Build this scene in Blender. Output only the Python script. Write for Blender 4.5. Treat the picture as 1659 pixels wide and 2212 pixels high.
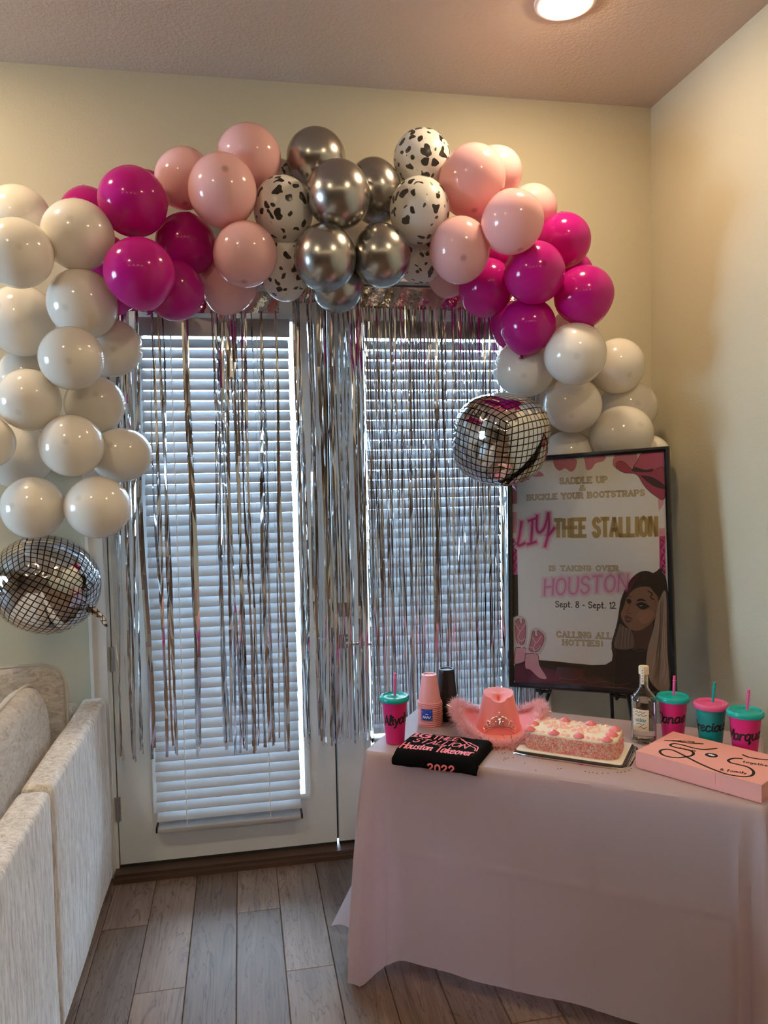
import bpy, math, random
from mathutils import Vector, Matrix, noise
PI = math.pi
rnd = random.Random(7)
scene = bpy.context.scene
for ob in list(bpy.data.objects): bpy.data.objects.remove(ob)
COL = scene.collection

# ------------------------------------------------------------------ camera
cam_d = bpy.data.cameras.new('camera'); cam = bpy.data.objects.new('camera', cam_d); COL.objects.link(cam)
CAM = Vector((-0.374, -3.262, 1.65))
def cam_matrix(yaw, pitch, roll):
    cy, sy, cp, sp = math.cos(yaw), math.sin(yaw), math.cos(pitch), math.sin(pitch)
    f = Vector((sy*cp, cy*cp, sp)); r = Vector((cy, -sy, 0)); u = r.cross(f)
    c, s = math.cos(roll), math.sin(roll); r2 = c*r + s*u; u2 = -s*r + c*u
    m = Matrix((r2, u2, -f)).transposed().to_4x4(); m.translation = CAM
    return m
cam.matrix_world = cam_matrix(0.183382, -0.053398, -0.020408)
cam_d.sensor_fit = 'VERTICAL'; cam_d.sensor_height = 36; cam_d.lens = 1666.35/2212*36
cam_d.clip_start = 0.05; cam_d.clip_end = 200
scene.camera = cam

# ------------------------------------------------------------------ world, exposure
SKY_STRENGTH = 40.0
LAMP = 215.0                     # emission of the round ceiling lamps
world = bpy.data.worlds.new('sky'); scene.world = world; world.use_nodes = True
bg = world.node_tree.nodes['Background']
bg.inputs['Color'].default_value = (0.56, 0.78, 1.0, 1); bg.inputs['Strength'].default_value = SKY_STRENGTH
scene.view_settings.view_transform = 'Standard'; scene.view_settings.look = 'None'
scene.view_settings.exposure = 0.0; scene.view_settings.gamma = 1.0
scene.view_settings.use_curve_mapping = False

# ------------------------------------------------------------------ materials
MATS = {}
def mat(name, col=(.8, .8, .8), rough=.5, metal=0.0, spec=.5, emit=None, strength=0, trans=0.0, transcol=None, coat=0, sheen=0, alpha=None):
    if name in MATS: return MATS[name]
    m = bpy.data.materials.new(name); m.use_nodes = True; nt = m.node_tree
    b = nt.nodes['Principled BSDF']
    b.inputs['Base Color'].default_value = (*col, 1); b.inputs['Roughness'].default_value = rough
    b.inputs['Metallic'].default_value = metal; b.inputs['Specular IOR Level'].default_value = spec
    b.inputs['Coat Weight'].default_value = coat; b.inputs['Sheen Weight'].default_value = sheen
    if emit: b.inputs['Emission Color'].default_value = (*emit, 1); b.inputs['Emission Strength'].default_value = strength
    if trans > 0:
        t = nt.nodes.new('ShaderNodeBsdfTranslucent'); t.inputs['Color'].default_value = (*(transcol or col), 1)
        mx = nt.nodes.new('ShaderNodeMixShader'); mx.inputs[0].default_value = trans
        nt.links.new(b.outputs[0], mx.inputs[1]); nt.links.new(t.outputs[0], mx.inputs[2])
        nt.links.new(mx.outputs[0], nt.nodes['Material Output'].inputs['Surface'])
    MATS[name] = m; return m
def nodes(m): return m.node_tree, m.node_tree.nodes['Principled BSDF']
def N(nt, kind, **kw):
    n = nt.nodes.new(kind)
    for k, v in kw.items(): setattr(n, k, v)
    return n
def coords(nt, out='Object', scale=(1, 1, 1), loc=(0, 0, 0)):
    tc = N(nt, 'ShaderNodeTexCoord'); mp = N(nt, 'ShaderNodeMapping')
    mp.inputs['Scale'].default_value = scale; mp.inputs['Location'].default_value = loc
    nt.links.new(tc.outputs[out], mp.inputs['Vector']); return mp.outputs[0]
def noise_tex(nt, vec, scale, detail=3, rough=.5, dist=0):
    n = N(nt, 'ShaderNodeTexNoise'); n.inputs['Scale'].default_value = scale; n.inputs['Detail'].default_value = detail
    n.inputs['Roughness'].default_value = rough; n.inputs['Distortion'].default_value = dist
    nt.links.new(vec, n.inputs['Vector']); return n.outputs['Fac']
def ramp(nt, fac, stops, interp='LINEAR'):
    r = N(nt, 'ShaderNodeValToRGB'); r.color_ramp.interpolation = interp
    el = r.color_ramp.elements
    while len(el) < len(stops): el.new(.5)
    for e, (p, c) in zip(el, stops): e.position = p; e.color = (*c, 1)
    nt.links.new(fac, r.inputs['Fac']); return r.outputs['Color']
def bump(nt, b, height, strength, dist=.01):
    n = N(nt, 'ShaderNodeBump'); n.inputs['Strength'].default_value = strength; n.inputs['Distance'].default_value = dist
    nt.links.new(height, n.inputs['Height']); nt.links.new(n.outputs[0], b.inputs['Normal']); return n
def math_node(nt, op, a, b_=None, c=None):
    n = N(nt, 'ShaderNodeMath', operation=op)
    for i, v in enumerate((a, b_, c)):
        if v is None: continue
        if isinstance(v, (int, float)): n.inputs[i].default_value = v
        else: nt.links.new(v, n.inputs[i])
    return n.outputs[0]

def paint(name, col, scale, strength, rough=.6):
    m = mat(name, col, rough, spec=.3); nt, b = nodes(m); v = coords(nt)
    bump(nt, b, noise_tex(nt, v, scale, 3, .6), strength, .004); return m
paint('wall_paint', (.55, .50, .37), 120, .25)
paint('ceiling_paint', (.60, .50, .41), 70, .9)
paint('door_paint', (.72, .74, .73), 30, .04, .4)
paint('trim_paint', (.78, .77, .74), 30, .04, .4)
mat('blind', (.46, .445, .44), .7, trans=.07, transcol=(.9, .92, .95))
mat('cord', (.9, .9, .88), .6)
mat('chrome', (.62, .62, .64), .16, 1.0)
mat('dark_metal', (.02, .02, .022), .35, .6)
mat('black_plastic', (.008, .008, .009), .25)
mat('hinge', (.45, .44, .42), .35, 1.0)
mat('gasket', (.02, .02, .02), .6)
def thin_glass(name, gloss=.08, tint=(1, 1, 1), rough=.0):
    m = bpy.data.materials.new(name); m.use_nodes = True; nt = m.node_tree
    nt.nodes.remove(nt.nodes['Principled BSDF'])
    t = N(nt, 'ShaderNodeBsdfTransparent'); t.inputs['Color'].default_value = (*tint, 1)
    g = N(nt, 'ShaderNodeBsdfGlossy'); g.inputs['Roughness'].default_value = rough
    mx = N(nt, 'ShaderNodeMixShader'); fr = N(nt, 'ShaderNodeFresnel'); fr.inputs['IOR'].default_value = 1.45
    nt.links.new(fr.outputs[0], mx.inputs[0])
    nt.links.new(t.outputs[0], mx.inputs[1]); nt.links.new(g.outputs[0], mx.inputs[2])
    nt.links.new(mx.outputs[0], nt.nodes['Material Output'].inputs['Surface']); MATS[name] = m; return m
thin_glass('window_glass', tint=(.93, .97, 1)); thin_glass('acrylic'); thin_glass('clear_plastic', tint=(.95, .95, .95))
# wood planks
m = mat('wood', rough=.55, spec=.25); nt, b = nodes(m)
oi = N(nt, 'ShaderNodeObjectInfo'); tc = N(nt, 'ShaderNodeTexCoord')
off = N(nt, 'ShaderNodeVectorMath', operation='MULTIPLY_ADD')
cmb = N(nt, 'ShaderNodeCombineXYZ'); nt.links.new(math_node(nt, 'MULTIPLY', oi.outputs['Random'], 37), cmb.inputs[0]); nt.links.new(math_node(nt, 'MULTIPLY', oi.outputs['Random'], 91), cmb.inputs[1])
nt.links.new(tc.outputs['Object'], off.inputs[0]); off.inputs[1].default_value = (1, 1, 1); nt.links.new(cmb.outputs[0], off.inputs[2])
mp = N(nt, 'ShaderNodeMapping'); mp.inputs['Scale'].default_value = (9, 1.1, 1); nt.links.new(off.outputs[0], mp.inputs['Vector'])
big = noise_tex(nt, mp.outputs[0], 1.3, 4, .55, 1.2)
wv = math_node(nt, 'FRACT', math_node(nt, 'MULTIPLY', big, 9.0))
ring = ramp(nt, wv, [(0, (.35, .35, .35)), (.12, (1, 1, 1)), (.9, (1, 1, 1)), (1, (.35, .35, .35))])
mp2 = N(nt, 'ShaderNodeMapping'); mp2.inputs['Scale'].default_value = (130, 5, 1); nt.links.new(off.outputs[0], mp2.inputs['Vector'])
fine = noise_tex(nt, mp2.outputs[0], 1.0, 2, .5)
tone = math_node(nt, 'ADD', math_node(nt, 'MULTIPLY', big, .55), math_node(nt, 'MULTIPLY', fine, .35))
tone = math_node(nt, 'ADD', tone, math_node(nt, 'MULTIPLY', oi.outputs['Random'], .28))
colr = ramp(nt, tone, [(.25, (.075, .045, .030)), (.55, (.155, .098, .066)), (.9, (.26, .17, .118))])
mixc = N(nt, 'ShaderNodeMix', data_type='RGBA', blend_type='MULTIPLY'); mixc.inputs['Factor'].default_value = .8
nt.links.new(colr, mixc.inputs['A']); nt.links.new(ring, mixc.inputs['B']); nt.links.new(mixc.outputs['Result'], b.inputs['Base Color'])
bump(nt, b, tone, .15, .004)
mat('threshold_wood', (.075, .04, .024), .4)
# sofa chenille
m = mat('chenille', rough=.95, spec=.15, sheen=.35); nt, b = nodes(m)
v = coords(nt, scale=(30, 30, 5)); n1 = noise_tex(nt, v, 2.2, 5, .65, .6)
v2 = coords(nt, scale=(160, 160, 30)); n2 = noise_tex(nt, v2, 1.5, 2, .5)
t = math_node(nt, 'ADD', math_node(nt, 'MULTIPLY', n1, .75), math_node(nt, 'MULTIPLY', n2, .25))
nt.links.new(ramp(nt, t, [(.36, (.44, .40, .37)), (.5, (.67, .635, .605)), (.64, (.84, .81, .79))]), b.inputs['Base Color']); bump(nt, b, t, .5, .004)
m = mat('chenille_cushion', rough=.95, spec=.15, sheen=.35); nt, b = nodes(m)
v = coords(nt, scale=(14, 5, 30)); n1 = noise_tex(nt, v, 2.2, 5, .65, .8)
nt.links.new(ramp(nt, n1, [(.3, (.30, .245, .20)), (.5, (.47, .41, .345)), (.72, (.60, .545, .48))]), b.inputs['Base Color']); bump(nt, b, n1, .5, .004)
mat('piping', (.55, .5, .44), .9)
# tablecloth
m = mat('tablecloth', (.53, .47, .475), .38, spec=.35, trans=.40, transcol=(.95, .66, .71)); nt, b = nodes(m)
v = coords(nt); bump(nt, b, noise_tex(nt, v, 9, 3, .5, .3), .12, .02)
# balloons
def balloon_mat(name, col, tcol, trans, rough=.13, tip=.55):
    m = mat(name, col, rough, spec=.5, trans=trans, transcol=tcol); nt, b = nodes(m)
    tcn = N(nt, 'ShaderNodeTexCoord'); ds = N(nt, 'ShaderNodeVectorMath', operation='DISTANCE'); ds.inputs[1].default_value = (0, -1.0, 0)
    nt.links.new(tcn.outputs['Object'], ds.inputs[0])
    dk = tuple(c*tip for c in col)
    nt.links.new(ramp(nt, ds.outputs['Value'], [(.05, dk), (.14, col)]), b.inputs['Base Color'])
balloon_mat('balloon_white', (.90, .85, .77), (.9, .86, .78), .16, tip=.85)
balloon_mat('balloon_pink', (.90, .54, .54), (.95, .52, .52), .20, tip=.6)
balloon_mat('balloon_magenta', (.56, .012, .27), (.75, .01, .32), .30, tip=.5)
m = mat('balloon_silver', (.43, .415, .39), .25, 1.0)
m = mat('balloon_cow', (.85, .83, .81), .25, trans=.15, transcol=(.85, .83, .8)); nt, b = nodes(m)
oi = N(nt, 'ShaderNodeObjectInfo'); tc = N(nt, 'ShaderNodeTexCoord')
cmb = N(nt, 'ShaderNodeCombineXYZ')
for i, k in enumerate((13, 29, 47)): nt.links.new(math_node(nt, 'MULTIPLY', oi.outputs['Random'], k), cmb.inputs[i])
add = N(nt, 'ShaderNodeVectorMath', operation='ADD'); nt.links.new(tc.outputs['Object'], add.inputs[0]); nt.links.new(cmb.outputs[0], add.inputs[1])
nz = N(nt, 'ShaderNodeTexNoise'); nz.inputs['Scale'].default_value = 2.4; nz.inputs['Detail'].default_value = 1; nt.links.new(add.outputs[0], nz.inputs['Vector'])
vs = N(nt, 'ShaderNodeVectorMath', operation='MULTIPLY_ADD'); nt.links.new(nz.outputs['Color'], vs.inputs[0]); vs.inputs[1].default_value = (.5, .5, .5); nt.links.new(add.outputs[0], vs.inputs[2])
vo = N(nt, 'ShaderNodeTexVoronoi', feature='F1'); vo.inputs['Scale'].default_value = 2.7; vo.inputs['Randomness'].default_value = .62; nt.links.new(vs.outputs[0], vo.inputs['Vector'])
nt.links.new(ramp(nt, vo.outputs['Distance'], [(.345, (.012, .011, .011)), (.36, (.85, .83, .81))]), b.inputs['Base Color'])
mat('knot_white', (.6, .55, .45), .5); mat('knot_pink', (.6, .2, .2), .5); mat('knot_magenta', (.3, .005, .13), .5); mat('knot_silver', (.3, .3, .3), .4); mat('knot_cow', (.7, .68, .65), .5)
# foil
m = mat('foil', (.72, .72, .73), .10, 1.0)
m = mat('foil_header', (.78, .77, .75), .13, 1.0); nt, b = nodes(m); v = coords(nt, scale=(1, 1, 1)); bump(nt, b, noise_tex(nt, v, 22, 3, .5), .6, .012)
m = mat('disco_foil', (.80, .80, .82), .07, 1.0); nt, b = nodes(m)
uv = N(nt, 'ShaderNodeUVMap'); sep = N(nt, 'ShaderNodeSeparateXYZ'); nt.links.new(uv.outputs[0], sep.inputs[0])
fx = math_node(nt, 'FRACT', sep.outputs[0]); fy = math_node(nt, 'FRACT', sep.outputs[1])
def edge(f): return math_node(nt, 'LESS_THAN', math_node(nt, 'ABSOLUTE', math_node(nt, 'SUBTRACT', f, .5)), .405)
cell = math_node(nt, 'MULTIPLY', edge(fx), edge(fy))
mx = N(nt, 'ShaderNodeMix', data_type='RGBA'); nt.links.new(cell, mx.inputs['Factor']); mx.inputs['A'].default_value = (.006, .006, .006, 1); mx.inputs['B'].default_value = (.80, .80, .82, 1)
nt.links.new(mx.outputs['Result'], b.inputs['Base Color']); nt.links.new(cell, b.inputs['Metallic'])
v = coords(nt); bump(nt, b, noise_tex(nt, v, 3.2, 2, .5), .10, .05)
# table things
mat('cup_pink', (.74, .02, .19), .42); mat('cup_teal', (0, .30, .28), .42); mat('lid_teal', (0, .38, .34), .25); mat('lid_pink', (.72, .09, .24), .25)
mat('straw_pink', (.80, .10, .33), .3); mat('straw_teal', (0, .36, .33), .3)
mat('ink', (.006, .006, .007), .6)
mat('stack_pink', (.84, .36, .36), .35); mat('stack_black', (.012, .012, .014), .3)
mat('sticker_blue', (.01, .06, .42), .4); mat('white_print', (.85, .85, .85), .6)
mat('hat_felt', (.88, .23, .22), .75, sheen=.3); mat('feather', (.95, .60, .63), .8, trans=.35, transcol=(.95, .6, .63)); mat('tinsel_bit', (.85, .85, .88), .1, 1.0)
mat('tiara', (.95, .94, .93), .22, 1.0)
mat('shirt', (.005, .005, .006), 1.0, spec=.08); mat('shirt_print', (.90, .20, .23), .6)
mat('buttercream', (.86, .76, .60), .5); mat('sprinkle_pink', (.82, .20, .18), .5); mat('sprinkle_light', (.87, .52, .44), .5); mat('sprinkle_cream', (.86, .72, .58), .5)
mat('rosette_pink', (.72, .17, .19), .4); mat('rosette_light', (.86, .50, .42), .45)
mat('board_white', (.80, .76, .68), .5); mat('tray_dark', (.03, .022, .016), .3)
mat('box_pink', (.78, .35, .30), .6); mat('box_inner', (.74, .32, .28), .6)
def glass(name, col, ior, rough=0):
    m = mat(name, col, rough); nt, b = nodes(m); b.inputs['Transmission Weight'].default_value = 1; b.inputs['IOR'].default_value = ior; return m
glass('bottle_glass', (.97, .99, .98), 1.45); glass('spirit', (1, 1, 1), 1.33)
mat('label_cream', (.78, .70, .55), .6); mat('cork', (.66, .53, .34), .6); mat('label_green', (.03, .25, .22), .6); mat('label_ink', (.10, .07, .05), .6)
mat('frame_black', (.006, .006, .007), .18); mat('poster_paper', (.86, .84, .79), .5)
mat('gold_print', (.46, .33, .12), .45, .3); mat('gold_light', (.66, .60, .46), .5)
mat('outside_ground', (.06, .065, .06), .9); paint('dark_paint', (.15, .115, .09), 120, .2); mat('table_top', (.75, .75, .74), .5); mat('table_leg', (.3, .3, .31), .4, .7)
mat('lamp_ring', (.85, .83, .8), .4)
mat('lamp_diffuser', (1, .95, .85), .5, emit=(1.0, .77, .48), strength=LAMP)
def cmat(col, rough=.55):
    return mat('print_%d_%d_%d' % tuple(int(c*255) for c in col), col, rough)

# ------------------------------------------------------------------ mesh helpers
class MB:
    def __init__(s): s.v = []; s.f = []
    def add(s, vs, fs):
        o = len(s.v); s.v += [tuple(v) for v in vs]; s.f += [tuple(i+o for i in f) for f in fs]; return s
    def box(s, x0, x1, y0, y1, z0, z1):
        return s.add([(x0, y0, z0), (x1, y0, z0), (x1, y1, z0), (x0, y1, z0), (x0, y0, z1), (x1, y0, z1), (x1, y1, z1), (x0, y1, z1)],
                     [(3, 2, 1, 0), (4, 5, 6, 7), (0, 1, 5, 4), (1, 2, 6, 5), (2, 3, 7, 6), (3, 0, 4, 7)])
    def rbox(s, x0, x1, y0, y1, z0, z1, r):          # box with rounded vertical corners and softened top/bottom rims
        def ring(ins, z):
            rr = max(r-ins, .0005); pts = []
            for cx, cy, a0 in ((x1-r, y1-r, 0), (x0+r, y1-r, PI/2), (x0+r, y0+r, PI), (x1-r, y0+r, 1.5*PI)):
                for k in range(6): a = a0+k*PI/10; pts.append((cx+rr*math.cos(a), cy+rr*math.sin(a), z))
            return pts
        e = min(r, (z1-z0)*.45)
        rings = [ring(e, z0), ring(e*.3, z0+e*.3), ring(0, z0+e), ring(0, z1-e), ring(e*.3, z1-e*.3), ring(e, z1)]
        n = len(rings[0]); vs = [p for q in rings for p in q]; fs = []
        for i in range(len(rings)-1):
            for j in range(n): fs.append((i*n+j, i*n+(j+1) % n, (i+1)*n+(j+1) % n, (i+1)*n+j))
        fs.append(tuple(range(n-1, -1, -1))); fs.append(tuple((len(rings)-1)*n+j for j in range(n)))
        return s.add(vs, fs)
    def lathe(s, prof, n=32, c=(0, 0, 0), cap0=False, cap1=False):
        vs = []; fs = []
        for r, z in prof:
            for j in range(n): a = 2*PI*j/n; vs.append((c[0]+r*math.cos(a), c[1]+r*math.sin(a), c[2]+z))
        for i in range(len(prof)-1):
            for j in range(n): fs.append((i*n+j, i*n+(j+1) % n, (i+1)*n+(j+1) % n, (i+1)*n+j))
        if cap0: fs.append(tuple(range(n-1, -1, -1)))
        if cap1: fs.append(tuple((len(prof)-1)*n+j for j in range(n)))
        return s.add(vs, fs)
    def tube(s, pts, r, n=8, cap=True):
        pts = [Vector(p) for p in pts]; vs = []; fs = []
        rs = r if isinstance(r, (list, tuple)) else [r]*len(pts)
        up = Vector((0, 0, 1)); prev = None
        for i, p in enumerate(pts):
            t = (pts[min(i+1, len(pts)-1)]-pts[max(i-1, 0)]).normalized()
            a = prev if prev is not None else (up if abs(t.dot(up)) < .9 else Vector((1, 0, 0)))
            x = (a - t*a.dot(t)).normalized(); y = t.cross(x); prev = x
            for j in range(n): q = 2*PI*j/n; vs.append(p+rs[i]*(math.cos(q)*x+math.sin(q)*y))
        for i in range(len(pts)-1):
            for j in range(n): fs.append((i*n+j, i*n+(j+1) % n, (i+1)*n+(j+1) % n, (i+1)*n+j))
        if cap: fs.append(tuple(range(n-1, -1, -1))); fs.append(tuple((len(pts)-1)*n+j for j in range(n)))
        return s.add(vs, fs)
    def grid(s, fn, nu, nv, closed_u=False):
        vs = [fn(i/nu if closed_u else i/(nu-1), j/(nv-1)) for j in range(nv) for i in range(nu)]; fs = []
        for j in range(nv-1):
            for i in range(nu if closed_u else nu-1): fs.append((j*nu+i, j*nu+(i+1) % nu, (j+1)*nu+(i+1) % nu, (j+1)*nu+i))
        return s.add(vs, fs)
    def build(s, name, material, parent=None, smooth=True, angle=40, loc=None, rz=None):
        me = bpy.data.meshes.new(name); me.from_pydata(s.v, [], s.f); me.update()
        if smooth:
            me.polygons.foreach_set('use_smooth', [True]*len(me.polygons)); me.set_sharp_from_angle(angle=math.radians(angle))
        ob = bpy.data.objects.new(name, me); COL.objects.link(ob)
        ob.data.materials.append(MATS[material] if isinstance(material, str) else material)
        if parent: ob.parent = parent
        if loc: ob.location = loc
        if rz is not None: ob.rotation_euler = (0, 0, rz)
        return ob
def tag(o, label, cat, group=None):
    o['label'] = label; o['category'] = cat
    if group: o['group'] = group
    return o
def thing(name, label, cat, loc=(0, 0, 0), rz=0, group=None):
    o = bpy.data.objects.new(name, None); COL.objects.link(o); o.location = loc; o.rotation_euler = (0, 0, rz); o.empty_display_size = .05
    return tag(o, label, cat, group)
def struct(o): o['kind'] = 'structure'; return o
def copy_tree(o, parent=None):
    c = o.copy(); COL.objects.link(c)
    if parent: c.parent = parent
    for ch in list(o.children): copy_tree(ch, c)
    return c

# ------------------------------------------------------------------ stroke lettering
GLY = {
'A': '0,0 .36,1 .72,0;.13,.35 .59,.35', 'B': '0,0 0,1;~0,1 .4,1 .58,.88 .55,.62 .4,.53 0,.53;~0,.53 .45,.53 .66,.4 .62,.1 .42,0 0,0',
'C': '~.66,.8 .45,1 .15,.9 0,.5 .15,.1 .45,0 .68,.2', 'D': '0,0 0,1;~0,1 .4,1 .68,.75 .68,.25 .4,0 0,0', 'E': '0,0 0,1;0,1 .55,1;0,.52 .45,.52;0,0 .58,0',
'G': '~.66,.8 .45,1 .15,.9 0,.5 .15,.1 .45,0 .68,.15;.68,.15 .68,.45 .42,.45', 'H': '0,0 0,1;.66,0 .66,1;0,.52 .66,.52', 'I': '.1,0 .1,1', 'K': '0,0 0,1;.62,1 0,.42;.2,.58 .66,0',
'L': '0,1 0,0 .52,0', 'M': '0,0 0,1 .4,.3 .8,1 .8,0', 'N': '0,0 0,1 .66,0 .66,1', 'O': '~.37,1 .1,.85 0,.5 .1,.15 .37,0 .64,.15 .74,.5 .64,.85 .37,1',
'P': '0,0 0,1;~0,1 .42,1 .62,.85 .6,.58 .42,.47 0,.47', 'R': '0,0 0,1;~0,1 .42,1 .62,.85 .6,.58 .42,.47 0,.47;.3,.47 .64,0', 'S': '~.58,.84 .4,1 .12,.95 .02,.74 .2,.55 .45,.47 .6,.26 .45,.03 .18,0 0,.18',
'T': '0,1 .68,1;.34,1 .34,0', 'U': '~0,1 0,.35 .12,.05 .34,0 .56,.05 .68,.35 .68,1', 'V': '0,1 .34,0 .68,1', 'Y': '0,1 .34,.45 .68,1;.34,.45 .34,0',
'&': '~.66,0 .2,.6 .18,.88 .35,1 .5,.85 .42,.65 .1,.38 .05,.12 .28,0 .5,.12 .68,.42', '!': '.1,1 .1,.3;.1,.06 .1,0', '.': '.08,.06 .08,0', '-': '0,.4 .35,.4',
'8': '~.3,.53 .08,.7 .1,.93 .3,1 .5,.93 .52,.7 .3,.53 .05,.35 .05,.1 .3,0 .55,.1 .55,.35 .3,.53', '1': '.05,.8 .25,1 .25,0', '2': '~.04,.78 .15,.97 .4,1 .54,.78 .42,.5 .02,0;.02,0 .58,0',
'0': '~.3,1 .06,.8 .06,.2 .3,0 .54,.2 .54,.8 .3,1', '9': '~.55,.7 .35,.48 .08,.55 .05,.85 .3,1 .55,.85 .55,.5 .4,.1 .15,0',
'a': '~.5,.5 .3,.63 .06,.48 .05,.14 .24,0 .44,.16;.5,.6 .5,.12 .64,.05', 'b': '0,1 0,0;~0,.4 .25,.62 .5,.45 .48,.12 .25,0 0,.15', 'c': '~.46,.5 .28,.62 .06,.5 .04,.15 .25,0 .55,.12', 'd': '~.48,.5 .28,.62 .05,.46 .05,.14 .25,0 .46,.16;.5,1 .5,.1 .62,.03',
'e': '~.04,.3 .4,.38 .44,.55 .26,.63 .06,.48 .06,.14 .26,0 .58,.14', 'f': '~.5,.9 .36,1 .22,.85 .2,0 .2,-.3;0,.58 .42,.58', 'g': '~.5,.5 .3,.63 .06,.48 .05,.14 .24,0 .46,.18;~.5,.6 .5,-.2 .25,-.36 .03,-.25', 'h': '0,1 0,0;~0,.35 .22,.62 .42,.5 .44,0 .56,.04',
'i': '.06,.6 .06,.1 .2,.03;.08,.86 .08,.78', 'k': '0,1 0,0;.42,.6 0,.25;.12,.35 .45,0', 'l': '~.0,.1 .25,.7 .2,1 .08,.95 .08,.12 .25,.02', 'm': '0,.6 0,0;~0,.35 .18,.62 .34,.5 .34,0;~.34,.35 .52,.62 .7,.5 .7,.06 .82,.04',
'n': '0,.6 0,0;~0,.35 .22,.62 .42,.5 .44,.06 .56,.04', 'o': '~.27,.62 .05,.45 .05,.15 .27,0 .5,.15 .5,.45 .27,.62 .4,.56 .6,.54', 'p': '0,.6 0,-.35;~0,.4 .25,.62 .5,.45 .48,.12 .25,0 0,.15', 'q': '~.5,.5 .3,.63 .06,.48 .05,.14 .24,0 .46,.18;.5,.6 .5,-.35 .64,-.15',
'r': '0,.6 0,0;~0,.35 .16,.58 .4,.56', 's': '~.42,.5 .25,.62 .06,.5 .2,.34 .42,.2 .28,0 0,.08', 't': '~.18,.95 .16,.15 .28,0 .42,.06;0,.62 .4,.62', 'u': '~0,.6 0,.2 .16,0 .38,.1 .46,.3;.46,.6 .46,.1 .6,.04', 'v': '0,.6 .22,0 .44,.6', 'w': '0,.6 .16,0 .32,.5 .48,0 .64,.6', 'y': '0,.6 .22,.05;~.46,.6 .2,-.15 .0,-.32',
' ': ''}
def smooth_line(p, k=5):
    if len(p) < 3: return p
    q = []
    for i in range(len(p)-1):
        a, b_, c, d = p[max(i-1, 0)], p[i], p[i+1], p[min(i+2, len(p)-1)]
        for j in range(k):
            t = j/k
            q.append(tuple(.5*((2*b_[n])+(-a[n]+c[n])*t+(2*a[n]-5*b_[n]+4*c[n]-d[n])*t*t+(-a[n]+3*b_[n]-3*c[n]+d[n])*t**3) for n in (0, 1)))
    q.append(p[-1]); return q
def glyph(ch):
    res = []; w = 0
    for part in GLY[ch].split(';'):
        if not part: continue
        sm = part[0] == '~'; pts = [tuple(float(t) for t in q.split(',')) for q in part.lstrip('~').split()]
        w = max(w, max(p[0] for p in pts)); res.append(smooth_line(pts) if sm else pts)
    return res, (w if res else .32)
def text_lines(txt, gap=.22, slant=0, serif=0):
    lines = []; x = 0
    for ch in txt:
        g, w = glyph(ch)
        for l in g:
            lines.append([(p[0]+x+slant*p[1], p[1]) for p in l])
            if serif and ch.isalnum():
                for e in (l[0], l[-1]):
                    if (e[1] < .02 or e[1] > .98) and l[0] != l[-1]: lines.append([(e[0]+x-serif, e[1]), (e[0]+x+serif, e[1])])
        x += w+gap
    return lines, x-gap
def fit_text(txt, A, B, h, **kw):                    # text from A to B (2D baseline), cap height h
    lines, w = text_lines(txt, **kw); d = (B[0]-A[0], B[1]-A[1]); L = math.hypot(*d); ux = (d[0]/L, d[1]/L); uy = (-ux[1], ux[0])
    return [[(A[0]+ux[0]*p[0]/w*L+uy[0]*p[1]*h, A[1]+ux[1]*p[0]/w*L+uy[1]*p[1]*h) for p in l] for l in lines]
def resample(l, step):
    out = [l[0]]
    for a, b_ in zip(l, l[1:]):
        n = max(1, int(math.hypot(b_[0]-a[0], b_[1]-a[1])/step))
        for k in range(1, n+1): out.append((a[0]+(b_[0]-a[0])*k/n, a[1]+(b_[1]-a[1])*k/n))
    return out
def ribbon(mb, line, w, fn, step=None):              # flat inked stroke; fn maps 2D to a surface point
    if step: line = resample(line, step)
    n = len(line)
    if n < 2: return
    for i in range(1, n-1):                          # break at sharp corners so strokes keep their width
        a, b_, c = line[i-1], line[i], line[i+1]; t1 = (b_[0]-a[0], b_[1]-a[1]); t2 = (c[0]-b_[0], c[1]-b_[1]); l = math.hypot(*t1)*math.hypot(*t2)
        if l > 0 and (t1[0]*t2[0]+t1[1]*t2[1])/l < .62: ribbon(mb, line[:i+1], w, fn); ribbon(mb, line[i:], w, fn); return
    L = []; R_ = []
    for i, p in enumerate(line):
        a = line[max(i-1, 0)]; b_ = line[min(i+1, n-1)]; t = (b_[0]-a[0], b_[1]-a[1]); l = math.hypot(*t) or 1; t = (t[0]/l, t[1]/l)
        e = (-w*.35 if i == 0 else (w*.35 if i == n-1 else 0)); q = (p[0]+t[0]*e, p[1]+t[1]*e)
        L.append(fn(q[0]-t[1]*w/2, q[1]+t[0]*w/2)); R_.append(fn(q[0]+t[1]*w/2, q[1]-t[0]*w/2))
    mb.add(R_+L, [(i, i+1, n+i+1, n+i) for i in range(n-1)])
def lettering(lines, w, fn, name, material, parent, step=None):
    mb = MB()
    for l in lines: ribbon(mb, l, w, fn, step)
    return mb.build(name, material, parent, smooth=False)

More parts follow.
